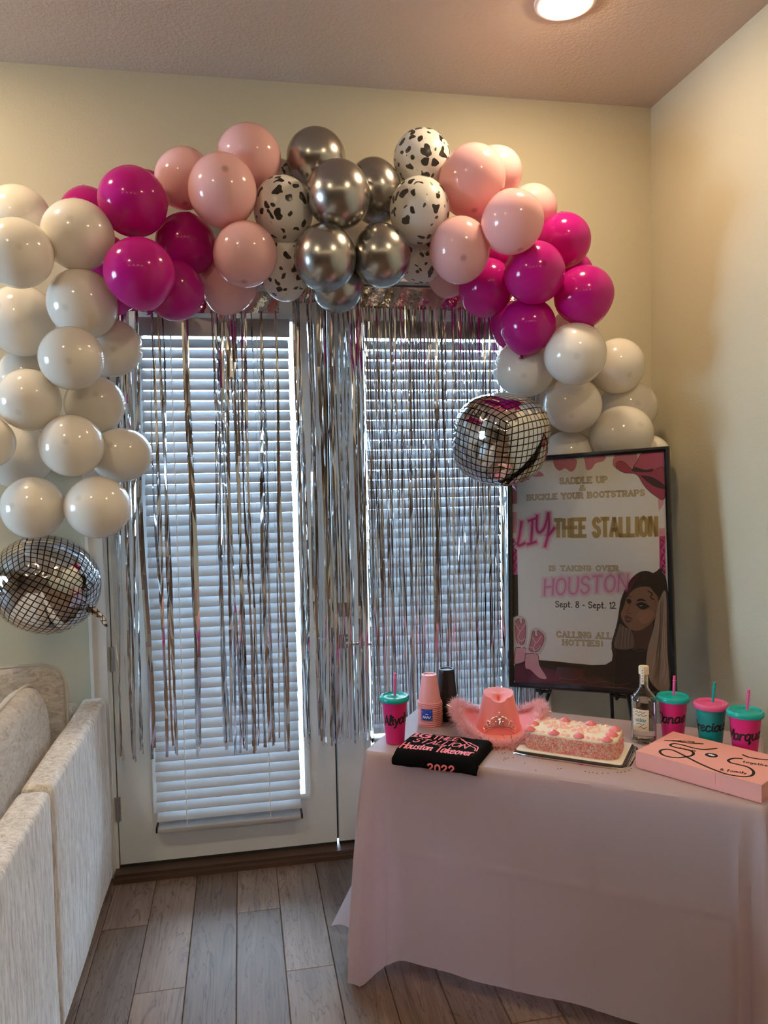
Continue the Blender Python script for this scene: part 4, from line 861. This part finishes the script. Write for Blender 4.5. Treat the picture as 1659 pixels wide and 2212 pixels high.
# back-left corner of the cloth lying on the floor
cp = MB()
tip = [Vector((-.098, -.551, .004)), Vector((-.018, -.622, .008)), Vector((.02, -.56, .05)), Vector((.06, -.44, .12)), Vector((-.02, -.48, .075))]
def cfn(u, v):
    a = tip[0]*(1-u)+tip[1]*u; b_ = Vector((.03, -.45, .16))*(1-u)+Vector((.06, -.60, .14))*u; p = a*(1-v)+b_*v
    p = p+Vector((0, 0, .018*math.sin(u*PI)*(1-v)+.010*math.sin(u*9)*v)); inv = Matrix.Rotation(-TA, 3, 'Z'); return tuple(inv @ (p-T0))
cp.grid(cfn, 12, 8).build('cloth_corner', 'tablecloth', cloth)

def face_cam(p): return math.atan2(CAM.y-p.y, CAM.x-p.x)+PI/2      # local -Y looks to the camera

# ------------------------------------------------------------------ tumblers with lids and straws
def tumbler(label, pos, body, lid, straw, word, hgt, rt, rb, lean, straw_h, letter_h, span, shift=0, group='lidded tumblers with names'):
    t = thing('tumbler', label, 'tumbler', pos, face_cam(pos), group)
    hb = hgt-.014
    MB().lathe([(.001, .002), (rb-.004, 0), (rb, .003), (rb+(rt-rb)*.02, .006), (rt, hb), (rt+.0015, hb+.002), (rt-.002, hb+.002)], 40).build('cup', body, t)
    R = rt+.0075
    lo = MB().lathe([(rt-.002, hb-.006), (R-.002, hb-.008), (R, hb-.004), (R, hb+.004), (R-.004, hb+.009), (R-.010, hb+.010), (R-.014, hb+.006), (.016, hb+.007), (.012, hb+.010), (.0005, hb+.010)], 40)
    lo.build('lid', lid, t)
    s0 = Vector((0, 0, hb-.06)); s1 = Vector((lean, -.004, hb+straw_h)); d = s1-s0
    MB().tube([s0, s0+d*.86, s0+d*.868, s0+d*.884, s0+d*.892, s1], [.0042, .0042, .0055, .0055, .0042, .0042], 10).build('straw', straw, t)
    r_at = lambda z: rb+(rt-rb)*z/hb
    zm = hb*.44; w = span
    lines = fit_text(word, (-w/2+shift, zm), (w/2+shift, zm+.012), letter_h, gap=.10, slant=.28)
    def fn(a, z): rr = r_at(z)+.0006; ph = a/r_at(zm); return (rr*math.sin(ph), -rr*math.cos(ph), z)
    lettering(lines, letter_h*.17, fn, 'lettering', 'ink', t, step=.004)
    return t
tumbler('hot pink tumbler with teal lid reading Aliyah, alone at left table end', tw(.066, .105), 'cup_pink', 'lid_teal', 'straw_pink', 'Aliyah', .168, .0425, .031, .003, .085, .032, .088, .004)
tumbler('hot pink tumbler with teal lid reading Danae, beside the bottle', tw(.927, .445), 'cup_pink', 'lid_teal', 'straw_pink', 'Danae', .160, .0455, .033, .004, .075, .032, .098, -.008)
tumbler('teal tumbler with pink lid reading Precious, between two pink tumblers', tw(1.043, .405), 'cup_teal', 'lid_pink', 'straw_teal', 'Precious', .160, .0460, .033, .011, .075, .030, .120, -.004)
tumbler('hot pink tumbler with teal lid reading Marqua, furthest right', tw(1.142, .355), 'cup_pink', 'lid_teal', 'straw_pink', 'Marqua', .160, .0470, .034, .010, .075, .032, .112, -.002)

# ------------------------------------------------------------------ upturned disposable cups in two stacks
def stack(u, v, n, material, label_fn, group, hcup, rrim, rbase, pitch):
    base = None; p = tw(u, v); out = []
    for k in range(n):
        if base is None:
            base = MB().lathe([(rrim-.004, .0), (rrim+.0018, .0003), (rrim+.0024, .0018), (rrim+.0012, .0032), (rrim-.0025, .0036), (rrim-.0032, .010), (rbase+.0006, hcup-.006), (rbase, hcup-.001), (rbase-.002, hcup), (rbase-.005, hcup-.0005), (rbase-.007, hcup-.004), (.0005, hcup-.004)], 36).build('paper_cup', material)
            o = base
        else: o = base.copy(); COL.objects.link(o)
        o.location = p+Vector((.0006*math.sin(k*2.3), .0006*math.cos(k*1.9), k*pitch)); o.rotation_euler = (0, 0, face_cam(p))
        tag(o, label_fn(k, n), 'cup', group); out.append(o)
    return out
def lab(colour):
    def f(k, n):
        if k == n-1: return 'topmost upturned %s cup of its stack' % colour
        if k == 0: return 'bottom upturned %s cup, rim on the tablecloth' % colour
        return 'upturned %s cup nested %s from the bottom of its stack' % (colour, ('', 'second', 'third', 'fourth', 'fifth', 'sixth', 'seventh', 'eighth', 'ninth', 'tenth', 'eleventh', 'twelfth', 'thirteenth')[k])
    return f
pk = stack(.113, .318, 14, 'stack_pink', lab('pink'), 'stacked pink cups', .100, .0430, .0265, .0066)
stack(.150, .400, 14, 'stack_black', lab('black'), 'stacked black cups', .103, .0390, .0275, .0066)
rr = .0475
st = MB()
def sfn(a, z): ph = (a-.012)/rr; return (rr*math.sin(ph), -rr*math.cos(ph), z)
st.grid(lambda u, v: sfn(-.021+.042*u, .030+.040*v), 10, 3); so = st.build('sticker', 'sticker_blue', pk[0]); so['label'] = 'blue sticker with white print'
rr = .0480
lettering([[(-.016, .060), (.014, .062)], [(-.004, .053), (.004, .053)], [(-.015, .040), (-.012, .046), (-.009, .038), (-.005, .045), (-.001, .038), (.004, .046), (.008, .038), (.014, .045)], [(-.016, .036), (.016, .036)]], .0026, sfn, 'sticker_print', 'white_print', so)

# ------------------------------------------------------------------ cowgirl hat
hp = tw(.362, .335)
hat = thing('cowgirl_hat', 'pink cowgirl hat with feather brim and silver tiara', 'hat', hp, face_cam(hp)+.03)
def brim_pt(a, k):        # k 0 at crown, 1 at edge
    ca, sa = math.cos(a), math.sin(a)
    rx = .076+(.158-.076)*k; ry = .092+(.165-.092)*k
    z = .016+.070*(abs(ca)**2.2)*k**1.6-.012*(sa*sa)*k
    return Vector((rx*ca*(1-.05*k*abs(ca)), ry*sa, z))
MB().grid(lambda u, v: tuple(brim_pt(2*PI*u, v)), 72, 10, True).build('brim', 'hat_felt', hat)
bo = bpy.data.objects[[o.name for o in hat.children][0]]
sol = bo.modifiers.new('thick', 'SOLIDIFY'); sol.thickness = .003
def crown_pt(u, v):
    a = 2*PI*u; ca, sa = math.cos(a), math.sin(a)
    t = min(v/.72, 1.0); q = max(0, (v-.72)/.28)         # wall, then top
    e = .80
    cx = math.copysign(abs(ca)**e, ca); cy = math.copysign(abs(sa)**e, sa)
    rx = (.078-.026*t)*(1-q); ry = (.094-.020*t)*(1-q)
    z = .012+.128*t-.012*t*(cy*cy if cy < 0 else .3*cy*cy)
    pinch = math.exp(-((abs(ca)-.62)/.26)**2)*(1 if sa < 0 else .35)*max(0, (t-.35)/.65)
    rx *= 1-.24*pinch; ry *= 1-.20*pinch
    z -= q*(.016*(1-.6*abs(cx)))
    z -= .003*math.exp(-(ca/.25)**2)*t*(1 if sa < 0 else 0)
    return (rx*cx, ry*cy, z)
MB().grid(crown_pt, 72, 26, True).build('crown', 'hat_felt', hat, angle=70)
band = MB(); band.grid(lambda u, v: (lambda p: (p[0]*1.012, p[1]*1.012, p[2]))(crown_pt(u, .0+.05*v)), 72, 3, True); band.build('band', 'hat_felt', hat)
R4 = random.Random(5); fm = MB(); tb = MB()
for k in range(15000):
    a = R4.random()*2*PI; c = brim_pt(a, 1.0); ring = R4.random()*2*PI
    outv = Vector((math.cos(a), math.sin(a), 0)); d0 = (outv*math.cos(ring)+Vector((0, 0, 1))*math.sin(ring))
    tg = Vector((-math.sin(a), math.cos(a), 0)); d = (d0+tg*R4.gauss(0, .5)).normalized(); L = R4.uniform(.014, .036); w = .0007
    sd = d.cross(Vector((R4.gauss(0, 1), R4.gauss(0, 1), R4.gauss(0, 1)))).normalized()*w
    b0 = c+d0*R4.uniform(-.002, .006); m1 = b0+d*L*.55+Vector((R4.gauss(0, .002), R4.gauss(0, .002), R4.gauss(0, .002))); e1 = b0+d*L+Vector((R4.gauss(0, .004), R4.gauss(0, .004), R4.gauss(0, .004)-.003))
    if e1.z < .002: e1.z = .002
    if m1.z < .002: m1.z = .002
    if b0.z < .001: b0.z = .001
    if k % 45 == 0:
        sd *= 1.3; tb.add([b0-sd, b0+sd, e1+d*.006+sd, e1+d*.006-sd], [(0, 1, 2, 3)])
    else: fm.add([b0-sd, b0+sd, m1+sd, m1-sd, e1], [(0, 1, 2, 3), (3, 2, 4)])
fo = fm.build('feather_trim', 'feather', hat, smooth=False); fo['kind'] = 'stuff'; fo['label'] = 'fluffy light pink feather trim'
to = tb.build('tinsel_trim', 'tinsel_bit', hat, smooth=False); to['kind'] = 'stuff'
# tiara on the crown front
ti = MB()
def tf(x, z):
    y = -.094+.020*max(0, (z-.012)/.128); yy = y*math.sqrt(max(.05, 1-(x/.088)**2)); return Vector((x, yy-.0035, z))
def tw2(pts, r=.0017): ti.tube([tf(q[0]*1.15, .018+(q[1]-.022)*1.05+.006) for q in smooth_line(pts, 4)], r, 6)
tw2([(-.046, .022), (-.03, .036), (0, .043), (.03, .036), (.046, .022)], .0022); tw2([(-.044, .032), (-.03, .042), (0, .049), (.03, .042), (.044, .032)], .0016)
for s in (-1, 1):
    tw2([(s*.044, .028), (s*.047, .040), (s*.040, .046), (s*.034, .042)]); tw2([(s*.034, .042), (s*.038, .056), (s*.030, .060), (s*.024, .048)])
    tw2([(s*.024, .046), (s*.026, .062), (s*.018, .068), (s*.012, .050)]); tw2([(s*.012, .050), (s*.016, .070), (s*.006, .074), (0, .052)])
tw2([(0, .050), (-.006, .066), (0, .084), (.006, .066), (0, .050)])
for x, z, rd in ((0, .066, .004), (0, .088, .0026), (.018, .072, .0024), (-.018, .072, .0024), (.034, .062, .002), (-.034, .062, .002), (.010, .060, .0022), (-.010, .060, .0022), (.028, .052, .002), (-.028, .052, .002)):
    rd *= 1.25; c = tf(x*1.15, .024+(z-.022)*1.05); ti.lathe([(.0002, -rd), (rd*.7, -rd*.6), (rd, 0), (rd*.7, rd*.6), (.0002, rd)], 8, c)
ti.build('tiara', 'tiara', hat)

# ------------------------------------------------------------------ folded shirt
shirt = thing('folded_shirt', 'folded black t-shirt with pink lettering on the table edge', 'shirt', T0, TA)
prof = [(.150, .0035), (.158, .010), (.159, .020), (.152, .029), (.12, .033), (.06, .033), (.0, .032), (-.016, .028), (-.026, .018), (-.030, .004), (-.030, -.014), (-.024, -.020)]
prof = smooth_line(prof, 5); acc = [0]
for a, b_ in zip(prof, prof[1:]): acc.append(acc[-1]+math.hypot(b_[0]-a[0], b_[1]-a[1]))
def on_prof(t):
    t = max(0, min(acc[-1]-1e-5, t)); i = max(j for j in range(len(acc)) if acc[j] <= t); f = (t-acc[i])/(acc[i+1]-acc[i]); a, b_ = prof[i], prof[i+1]
    nx_, nz_ = -(b_[1]-a[1]), (b_[0]-a[0]); l = math.hypot(nx_, nz_); return a[0]+(b_[0]-a[0])*f, a[1]+(b_[1]-a[1])*f, nx_/l, nz_/l
def shirt_pt(x, t, lift=0):
    v, z, nv, nz = on_prof(t); u = x
    ends = min(1, max(0, (u-.112)/.02))*min(1, max(0, (.392-u)/.02)); s = math.sqrt(max(0, 1-(1-ends)**2))
    wob = .0025*noise.noise((u*16, v*14, 2))+.0015*noise.noise((u*40, v*30, 5))
    sh = (u-.25)*.05+.012*noise.noise((u*6, 1, 1))
    zz = (z if z < 0 else z*(.22+.78*s))+wob*s; zz = max(zz, .0035) if v > -.005 else zz
    return (u, v+sh*(1 if v > .1 else .4)-nv*lift, TZ+zz-nz*lift)
sm = MB(); TT = acc[-1]
sm.grid(lambda a, t: shirt_pt(.112+.28*a, TT*t), 40, 50)
# lower layers: under side returning along the cloth
sm.grid(lambda a, t: (.114+.276*a, .150-.172*t, TZ+.003 if t < .85 else TZ+.003-(t-.85)*.12), 20, 12)
sb = sm.build('cloth_fold', 'shirt', shirt, angle=80)
lines = [smooth_line([(.115, TT*.33), (.385, TT*.36)])]
def st_text(txt, x0, x1, v, hgt, **kw):      # v: baseline position along the profile from the back
    return [[(p[0], -p[1]) for p in l] for l in fit_text(txt, (x0, -v), (x1, -v), hgt, **kw)]
def sfn2(x, t): return shirt_pt(x, t, .0011)
def t_at(v): return min(range(len(prof)), key=lambda i: abs(prof[i][0]-v)+(0 if prof[i][1] > .02 else 9))
vt = lambda v: acc[t_at(v)]
lettering(st_text('THEE', .20, .285, vt(.100), .034, gap=.25, slant=.1), .0045, sfn2, 'lettering', 'shirt_print', shirt, .004)
lettering(st_text('1G', .128, .188, vt(.098), .046, gap=.3, serif=.18), .010, sfn2, 'lettering', 'shirt_print', shirt, .004)
lettering(st_text('STALLION', .152, .330, vt(.046), .038, gap=.2, slant=.25), .0042, sfn2, 'lettering', 'shirt_print', shirt, .004)
lettering(st_text('Houston Takeover', .130, .366, vt(-.006), .042, gap=.14, slant=.15), .0052, sfn2, 'lettering', 'shirt_print', shirt, .004)
lettering(st_text('2022', .232, .318, TT*.995, .022, gap=.25, slant=.05), .0055, sfn2, 'lettering', 'shirt_print', shirt, .003)
lettering([smooth_line([(.29, vt(.13)), (.305, vt(.112)), (.335, vt(.10)), (.365, vt(.075)), (.372, vt(.03))]), smooth_line([(.30, vt(.12)), (.33, vt(.085)), (.36, vt(.055)), (.366, vt(.03))])], .004, sfn2, 'lettering', 'shirt_print', shirt, .004)

# ------------------------------------------------------------------ sheet cake on its board
ck = tw(.638, .243); CA = TA-.045
tray = thing('cake_tray', 'dark plastic tray with clear rim under the cake board', 'tray', ck, CA)
MB().rbox(-.172, .172, -.108, .108, .0025, .010, .012).build('base', 'tray_dark', tray)
fl = MB(); NR = 48
def rr_pt(hx, hy, rad, u):
    a = 2*PI*u; ca, sa = math.cos(a), math.sin(a); return (math.copysign(abs(ca)**.35, ca)*hx, math.copysign(abs(sa)**.35, sa)*hy)
fl.grid(lambda u, v: (*rr_pt(.174+.016*v, .110+.016*v, 0, u), .004+.003*math.sin(v*PI)), 64, 5, True); fl.build('clear_rim', 'clear_plastic', tray)
bd = MB().rbox(-.166, .166, -.103, .103, .0105, .0145, .010).build('cake_board', 'board_white', None, loc=ck, rz=CA); tag(bd, 'white cardboard cake board under the sheet cake', 'cake board')
cake = thing('sheet_cake', 'cream sheet cake with pink rosettes and sprinkled sides', 'cake', ck+Vector((0, 0, .0147)), CA)
hx, hy, hz = .147, .084, .056
def cake_pt(u, v):
    x, y = rr_pt(hx, hy, 0, u); k = min(v/.7, 1); q = max(0, (v-.7)/.3)
    return (x*(1-.02*k)*(1-.05*math.sin(q*PI/2) if q < 1 else .95)*(1-max(0, q-.5)*2*1.0 if q > .5 else 1)+.001*noise.noise((x*60, y*60, v*20)), y*(1-.03*k)*(1-.06*math.sin(q*PI/2))*(1-max(0, q-.5)*2 if q > .5 else 1), hz*k*.93+hz*.07*math.sin(min(q*2, 1)*PI/2)+.0012*noise.noise((x*40, y*40, 3)))
MB().grid(cake_pt, 96, 24, True).build('icing', 'buttercream', cake, angle=70)
spr = {}
R5 = random.Random(11)
for k in range(5200):
    v = .02+.62*R5.random()**1.25; s_ = R5.random()*(2*hx+2*hy)*2
    sx_, sy_ = (R5.uniform(-hx, hx), R5.choice((-hy, hy))) if R5.random() < hx/(hx+hy) else (R5.choice((-hx, hx)), R5.uniform(-hy, hy))
    e_ = 2/.35; q_ = (abs(sx_/hx)**e_+abs(sy_/hy)**e_)**(-1/e_); kk = min(v/.7, 1); x, y, z = sx_*q_*(1-.02*kk), sy_*q_*(1-.03*kk), hz*kk*.93
    nrm = Vector((math.copysign(abs(x/hx)**5, x), math.copysign(abs(y/hy)**5, y), .0)).normalized()
    d = (Vector((R5.gauss(0, 1), R5.gauss(0, 1), R5.gauss(0, 1)))); d = (d-nrm*d.dot(nrm)*.6).normalized(); L = R5.uniform(.002, .0036); c = Vector((x, y, z))+nrm*.0012
    w = .0011; s1 = d.cross(nrm).normalized()*w; s2 = d.cross(s1).normalized()*w
    col = R5.choice(('sprinkle_pink', 'sprinkle_pink', 'sprinkle_light', 'sprinkle_cream'))
    m_ = spr.setdefault(col, MB()); a = c-d*L; b_ = c+d*L
    m_.add([a+s1, a+s2, a-s1, a-s2, b_+s1, b_+s2, b_-s1, b_-s2], [(0, 1, 5, 4), (1, 2, 6, 5), (2, 3, 7, 6), (3, 0, 4, 7), (4, 5, 6, 7)])
for col, m_ in spr.items(): m_.build('sprinkles', col, cake, smooth=False)['kind'] = 'stuff'
def dollop(r, hgt):
    mb = MB(); n = 30
    def fn(u, v):
        a = 2*PI*u; k = (1-v**1.7)**.62; sw = 1+.07*math.cos(6*a+v*5)*min(1, v*4+.3); return (r*k*sw*math.cos(a)*(1.0 if v > .05 else .9), r*k*sw*math.sin(a)*(1.0 if v > .05 else .9), hgt*(v if v < .8 else .8+(v-.8)*1.6))
    mb.grid(fn, n, 9, True); return mb
big_d = dollop(.0180, .0125).build('rosette', 'rosette_pink'); small_d = dollop(.0085, .006).build('small_rosette', 'rosette_light')
bm_, sm_ = big_d.data, small_d.data; bpy.data.objects.remove(big_d); bpy.data.objects.remove(small_d)
top = hz-.0008
def put(me, x, y, name, s=1):
    o = bpy.data.objects.new(name, me); COL.objects.link(o); o.parent = cake; o.location = (x, y, top); o.rotation_euler = (0, 0, R5.random()*6); o.scale = (s, s, s)
bigs = [(-.128, -.066), (-.050, -.068), (.030, -.068), (.115, -.066), (-.130, -.005), (.122, -.014), (-.130, .062), (-.045, .066), (.04, .066), (.122, .040)]
for x, y in bigs: put(bm_, x, y, 'rosette', R5.uniform(.95, 1.1))
for x, y in [(-.105, -.070), (-.086, -.070), (-.024, -.070), (-.006, -.071), (.055, -.070), (.072, -.070), (.090, -.070), (-.13, -.04), (-.13, -.024), (-.13, .02), (-.13, .038), (.125, -.045), (.125, .012), (-.10, .068), (-.08, .068), (-.015, .068), (.005, .068), (.07, .068), (.09, .068)]: put(sm_, x, y, 'small_rosette', R5.uniform(.9, 1.15))
for k in range(86):
    x = R5.gauss(-.0, .055); y = R5.gauss(.01, .020)
    if abs(x) < .105 and abs(y-.01) < .048: put(sm_, x, y, 'small_rosette', R5.uniform(.7, 1.1))

# ------------------------------------------------------------------ bottle
bpz = tw(.838, .408)
bot = thing('glass_bottle', 'clear glass liquor bottle with cream label beside the cake', 'bottle', bpz, face_cam(bpz)-.28)
ro = [(.001, .004), (.030, .0015), (.0385, .004), (.040, .010), (.040, .140), (.0385, .150), (.033, .160), (.022, .171), (.0155, .184), (.0142, .215), (.0150, .217), (.0150, .226), (.0135, .2275)]
ri = [(.0105, .2275), (.0105, .186), (.018, .172), (.030, .158), (.0365, .146), (.0365, .016), (.030, .010), (.001, .014)]
MB().lathe(ro+ri, 48).build('glass_body', 'bottle_glass', bot)
MB().lathe([(.0005, .0148), (.030, .0108), (.0363, .0165), (.0363, .139), (.0005, .139)], 40).build('spirit', 'spirit', bot)
MB().lathe([(.0100, .205), (.0102, .226), (.0165, .2285), (.0165, .252), (.0150, .2545), (.0005, .2545)], 28).build('cork', 'cork', bot)
def lf(R_): return lambda a, z: (R_*math.sin(a/.04), -R_*math.cos(a/.04), z)
lb = MB(); f = lf(.0404); lb.grid(lambda u, v: f(-.027+.054*u, .046+.072*v), 16, 3); lo = lb.build('label', 'label_cream', bot)
lettering([smooth_line([(-.018, .108), (-.012, .111), (-.006, .107), (.0, .111), (.006, .107), (.016, .110)]), smooth_line([(-.018, .098), (-.012, .102), (-.006, .097), (.002, .102), (.008, .097), (.020, .101)]), [(-.022, .113), (.022, .113)], smooth_line([(-.012, .068), (-.004, .072), (.004, .067), (.012, .071)]), smooth_line([(-.005, .058), (.002, .062), (.010, .056), (.020, .061)]), [(-.02, .053), (.022, .055)]], .0018, lf(.0407), 'label_lettering', 'label_ink', lo)
lettering([[(-.012+.004*k, .078), (-.016+.0055*k, .078+.010-.0012*abs(k-3))] for k in range(7)]+[[(-.018, .077), (.016, .077)]], .0028, lf(.0407), 'label_mark', 'label_green', lo)
nk = MB(); nk.grid(lambda u, v: ((.0170 if v > .3 else .0158)*math.sin(-.35+.7*u), -(.0172 if v > .3 else .0160)*math.cos(-.35+.7*u), .196+.058*v), 5, 8); so2 = nk.build('neck_strip', 'label_cream', bot)
lettering([[(-.0015, .205+.009*k), (.003, .209+.009*k)] for k in range(5)], .0016, lambda a, z: (.0176*math.sin(a/.0176), -.0178*math.cos(a/.0176), z), 'strip_lettering', 'label_ink', so2)

# ------------------------------------------------------------------ pink bakery box
BA = TA+math.radians(-23); bxp = tw(.838, .157)
BX, BY, BH = .366, .240, .052
box = thing('bakery_box', 'shallow pink bakery box with black swirl print at the right table corner', 'box', bxp+Vector((0, 0, .0022)), BA)
MB().box(.002, BX-.002, .002, BY-.002, 0, BH-.003).build('body', 'box_inner', box, smooth=False)
lid = MB().box(0, BX, 0, BY, BH-.0022, BH); lid.box(0, BX, -.0012, .0008, .003, BH); lid.box(-.0012, .0008, 0, BY, .012, BH); lid.box(BX-.0008, BX+.0012, 0, BY, .012, BH)
lid.box(BX*.33, BX*.66, -.0020, -.0010, BH*.30, BH-.0015)
lido = lid.build('lid', 'box_pink', box, smooth=False)
def bf(lift): return lambda a, b_: (max(.001, min(BX-.001, a)), max(.001, min(BY-.001, b_)), BH+lift)
lettering([smooth_line(s) for s in BOX_STROKES], .0080, bf(.0004), 'swirl_print', 'ink', lido)
c0, cxp, cyp = BOX_BADGE
rb_ = abs(cxp[0]-c0[0])
MB().add([(*[c0[0]+rb_*.95*math.cos(2*PI*k/36), c0[1]+rb_*.95*math.sin(2*PI*k/36)], BH+.0003) for k in range(36)], [tuple(range(36))]).build('badge_print', 'ink', lido, smooth=False)
lettering([smooth_line([(c0[0]-rb_*.4, c0[1]+rb_*(.2-.2*k)), (c0[0]-rb_*.1, c0[1]+rb_*(.28-.2*k)), (c0[0]+rb_*.1, c0[1]+rb_*(.14-.2*k)), (c0[0]+rb_*.4, c0[1]+rb_*(.22-.2*k))]) for k in range(3)], rb_*.16, bf(.0007), 'badge_print', 'white_print', lido)
for txt, A, B in BOX_TEXT: lettering(fit_text(txt, A, B, (.015 if txt in ('together', '& family') else .010), gap=.24), .0027, bf(.0004), 'lettering', 'ink', lido)

# ------------------------------------------------------------------ black confetti
R6 = random.Random(3); cme = MB().add([(.0022*math.cos(2*PI*k/5), .0022*math.sin(2*PI*k/5), .0) for k in range(5)]+[(.0022*math.cos(2*PI*k/5), .0022*math.sin(2*PI*k/5), .0006) for k in range(5)], [tuple(range(5, 10)), (0, 1, 6, 5), (1, 2, 7, 6), (2, 3, 8, 7), (3, 4, 9, 8), (4, 0, 5, 9)]).build('confetti_piece', 'ink', smooth=False)
spots = [(.445, .095), (.452, .088), (.458, .097), (.448, .078), (.43, .13), (.435, .14), (.515, .075), (.62, .065), (.628, .072), (.70, .075), (.712, .070), (.722, .074), (.735, .072), (.75, .078), (.765, .085), (.79, .10), (.80, .105), (.81, .115), (.82, .13), (.825, .145), (.56, .03), (.68, .12), (.47, .11)]
for i, (u, v) in enumerate(spots):
    o = cme if i == 0 else cme.copy()
    if i: COL.objects.link(o)
    o.location = tw(u, v, TZ+.0018); o.rotation_euler = (0, 0, R6.random()*6)
    tag(o, 'tiny black confetti piece on the tablecloth around the cake', 'confetti', 'black confetti on the tablecloth')
